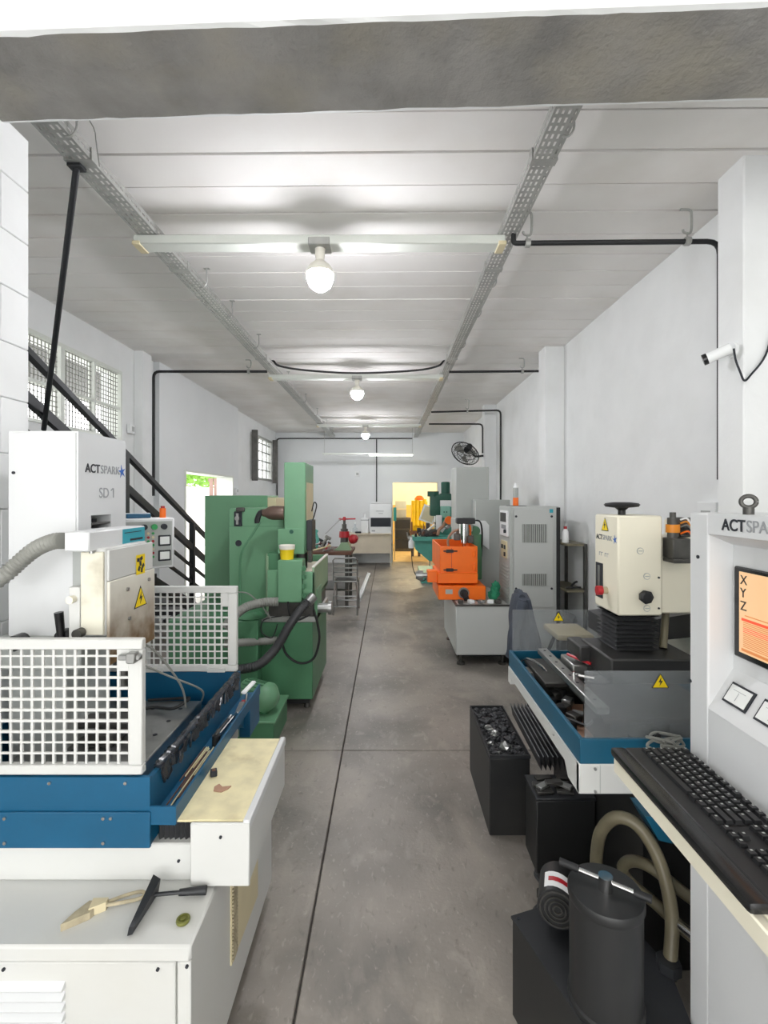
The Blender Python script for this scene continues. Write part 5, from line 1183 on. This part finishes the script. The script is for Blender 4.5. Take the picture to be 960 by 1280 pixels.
e1 = w2l(P(848, 1155, 1.34)); e2 = w2l(P(880, 1180, 1.26))
U.part('pipe', MB().cyl(e1, e2, .014, n=10), 'chrome')
for dz in (.0, .03): U.part('rubber_foot', MB().lathe([(.05, 0), (.06, .01), (.05, .022), (.0, .022)], w2l((.60, 1.79, dz + .0))), 'rubber')

# ------------------------------------------------------------------ control cabinet with screen, and its keyboard
K = Thing('control_cabinet', 'white machine control cabinet with an orange screen and meters', 'control cabinet', (1.05, .85, 0))
fx_ = .76; yk0, yk1 = .45, 1.21
body = MB().box(fx_ + .07, 1.42, yk0, yk1, .05, 1.563, .004)
cb = K.part('body', body, 'mach_white2')
fr = K.part('front_frame', MB().box(fx_, fx_ + .075, 1.14, yk1, .05, 1.563, .004).box(fx_, fx_ + .075, yk0, .60, .05, 1.563, .004).box(fx_, fx_ + .075, .60, 1.14, 1.513, 1.563).box(fx_, fx_ + .075, .60, 1.14, .05, 1.10), 'mach_white2', cb)
K.part('recess_top', MB().prism([(fx_, 1.513), (fx_ + .062, 1.487), (fx_ + .075, 1.52)], 'y', .60, 1.14), 'mach_white2', cb)
K.part('recess_back', MB().box(fx_ + .06, fx_ + .075, .60, 1.14, 1.19, 1.51), 'mach_white2', cb)
K.part('plinth', MB().box(.80, 1.40, .48, 1.19, 0, .05), 'black', cb)  # coloured black in place of the shade at the floor
sl = K.part('meter_ledge', MB().prism([(fx_, 1.10), (fx_ + .075, 1.10), (fx_ + .075, 1.195), (fx_ + .06, 1.195)], 'y', .60, 1.14), 'mach_white2', cb)
ln = Vector((-.095, 0, .06)).normalized(); lu = Vector((.06, 0, .095)).normalized()
def ledge(y, s, dn): return Vector((fx_, y, 1.10)) + lu*s + ln*dn
for k, (ya, yb) in enumerate(((1.115, 1.045), (1.02, .95), (.925, .855), (.83, .76))):
    def quadbox(a, b, s0, s1, d0, d1):
        return MB().add([ledge(yy, ss, dd) for dd in (d0, d1) for ss in (s0, s1) for yy in (a, b)], [(0, 1, 3, 2), (4, 6, 7, 5), (0, 4, 5, 1), (2, 3, 7, 6), (0, 2, 6, 4), (1, 5, 7, 3)])
    m_ = K.part('meter', quadbox(ya, yb, .034, .084, -.002, .004), 'ink', sl)
    K.part('meter_dial', quadbox(ya - .005, yb + .005, .039, .079, .003, .006), 'meter_face', sl)
    K.part('meter_needle', quadbox((ya + yb)/2 - .0005, (ya + yb)/2 + .0005, .046, .066, .006, .0066), 'ink_grey', sl)
    K.part('dial_scale', quadbox(ya - .016, yb + .016, .068, .069, .006, .0066), 'ink_grey', sl)
sb = K.part('screen_bezel', MB().box(.812, .822, .70, 1.128, 1.23, 1.440, .003), 'black_gloss', cb)
sc_ = K.part('screen', MB().box(.8105, .813, .715, 1.108, 1.245, 1.43), 'screen', sb)
for i, ch_ in enumerate('XYZ'): K.text('axis_letter', ch_, .03, (.8102, 1.104, 1.402 - i*.0295), FACE_MX, 'ink', parent=sb)
for i in range(14):
    z = 1.315 - i*.0042
    K.part('screen_line', MB().box(.8098, .8106, .76, 1.095, z, z + .0016), 'screen_red' if 2 < i < 6 else 'screen_text', sb)
K.part('screen_line', MB().box(.8098, .8106, .88, 1.09, 1.331, 1.333), 'screen_text', sb)
K.part('screen_line', MB().box(.8098, .8106, .72, 1.10, 1.319, 1.325), 'screen_red', sb)
K.part('screen_line', MB().box(.8098, .8106, .72, 1.10, 1.25, 1.256), 'screen_text', sb)
K.text('logo_text', 'ACT', .036, (fx_ - .0006, 1.092, 1.527), FACE_MX, 'ink', parent=fr, bold=True)
K.text('logo_text', 'SPARK', .036, (fx_ - .0006, 1.089 - K.tw, 1.527), FACE_MX, 'ink_grey', parent=fr)
K.part('logo_star', star((fx_ - .0006, .895, 1.54), .02, (0, -1, 0), (0, 0, 1), (-1, 0, 0)), 'ink_blue', fr)
for y, z in ((1.175, 1.455), (1.205, 1.14)): K.part('screw', MB().cyl((fx_, y, z), (fx_ - .003, y, z), .0045, n=8), 'ink', fr)
ring = [Vector((.81, 1.08 + .0, 1.600)) + Vector((.5*math.cos(t_)*.034, -.86*math.cos(t_)*.034*0 + .0, math.sin(t_)*.026)) for t_ in [2*math.pi*i/24 for i in range(25)]]
ring = [Vector((.80 + .0145*math.cos(t_)*.75, 1.065 - .019*math.cos(t_)*.45, 1.591 + .0125*math.sin(t_))) for t_ in [2*math.pi*i/24 for i in range(25)]]
K.part('eye_bolt', MB().tube(ring, .0048, n=10, smooth=False).cyl((.80, 1.065, 1.560), (.80, 1.065, 1.578), .011, n=14), 'steel_dark', cb)
tr = K.part('keyboard_tray', MB().box(.585, fx_ - .0, .70, 1.205, .945, .953, .002).prism([(.60, .945), (fx_, .945), (fx_, .84), (.72, .86)], 'y', .705, .715).prism([(.60, .945), (fx_, .945), (fx_, .84), (.72, .86)], 'y', 1.19, 1.2), 'mach_cream', cb)
K.part('tray_lip', MB().box(.566, .584, .70, 1.205, .912, .950, .003), 'mach_cream', tr)
KB = Thing('keyboard', 'black computer keyboard with wrist rest on the cabinet tray', 'keyboard', (.65, .96, .953))
kx0, kx1, ky0, ky1 = .592, .748, .744, 1.205
zt = .974
KB.part('case', MB().box(kx0, kx1, ky0, ky1, .953, zt, .004), 'black')
KB.part('wrist_rest', MB().box(.558, kx0 + .004, ky0 - .004, ky1 + .003, .9535, .974, .009), 'black_gloss')
kw = .0183
def keymesh(u):
    mb = MB(); w = kw*u - .0028; dd = kw - .0028
    b = [(-dd/2, -w/2), (dd/2, -w/2), (dd/2, w/2), (-dd/2, w/2)]
    vs = [(x, y, 0) for x, y in b] + [(x*.78, y*(1 - .0035/w), .0075) for x, y in b]
    mb.add(vs, [(0, 1, 2, 3), (7, 6, 5, 4), (0, 4, 5, 1), (1, 5, 6, 2), (2, 6, 7, 3), (3, 7, 4, 0)])
    me = mb.mesh('key', smooth=False); me.materials.append(M['black']); return me
KM = {}
leg = MB().box(-.0022, .002, -.0018, .0018, 0, .0004).mesh('key_legend', smooth=False); leg.materials.append(M['panel_grey'])
R_ = [[(1, 1), (-1, .0)] + [(1, 1)]*4 + [(-.5, 0)] + [(1, 1)]*4 + [(-.5, 0)] + [(1, 1)]*4,
      [(1, 1)]*13 + [(2, 1)],
      [(1.5, 1)] + [(1, 1)]*12 + [(1.5, 1)],
      [(1.75, 1)] + [(1, 1)]*11 + [(2.25, 1)],
      [(2.25, 1)] + [(1, 1)]*10 + [(2.75, 1)],
      [(1.25, 1)]*3 + [(6.25, 1)] + [(1.25, 1)]*4]
rowx = [kx1 - .016, kx1 - .039, kx1 - .039 - kw, kx1 - .039 - 2*kw, kx1 - .039 - 3*kw, kx1 - .039 - 4*kw]
def putkey(u, x, yc):
    if u not in KM: KM[u] = keymesh(u)
    k_ = KB.share('key', KM[u], (x, yc, zt))
    l_ = KB.share('key_legend', leg, (0, 0, 0), k_); l_.location = (.002, (kw*u*.5 - .0065), .0076)
for r_, row in enumerate(R_):
    cur = 0
    for u, s_ in row:
        if u < 0: cur += -u; continue
        putkey(u, rowx[r_], ky1 - .014 - (cur + u/2)*kw); cur += u
    for c_ in range(3):
        if r_ in (0, 1, 2) or (r_ == 5) or (r_ == 4 and c_ == 1): putkey(1, rowx[r_], ky1 - .014 - (15.35 + c_ + .5)*kw)
    if r_ > 0:
        for c_ in range(4): putkey(1, rowx[r_], ky1 - .014 - (18.7 + c_ + .5)*kw)
T = Thing('wire_bundle', 'tangle of thin clear tubing lying on the tank rim behind the keyboard', 'tubing', (.83, 1.44, .845))
rnd = random.Random(2); pts = [(.84 + rnd.uniform(-.05, .07), 1.47 + rnd.uniform(-.02, .022), .85 + rnd.uniform(-.025, .022)) for i in range(18)]
T.part('tube', MB().tube(pts, .0045, n=6), 'hose_grey')
T.part('tie', MB().tube([(.82, 1.488, .845), (.83, 1.475, .875), (.85, 1.488, .845)], .003, n=5), 'black')
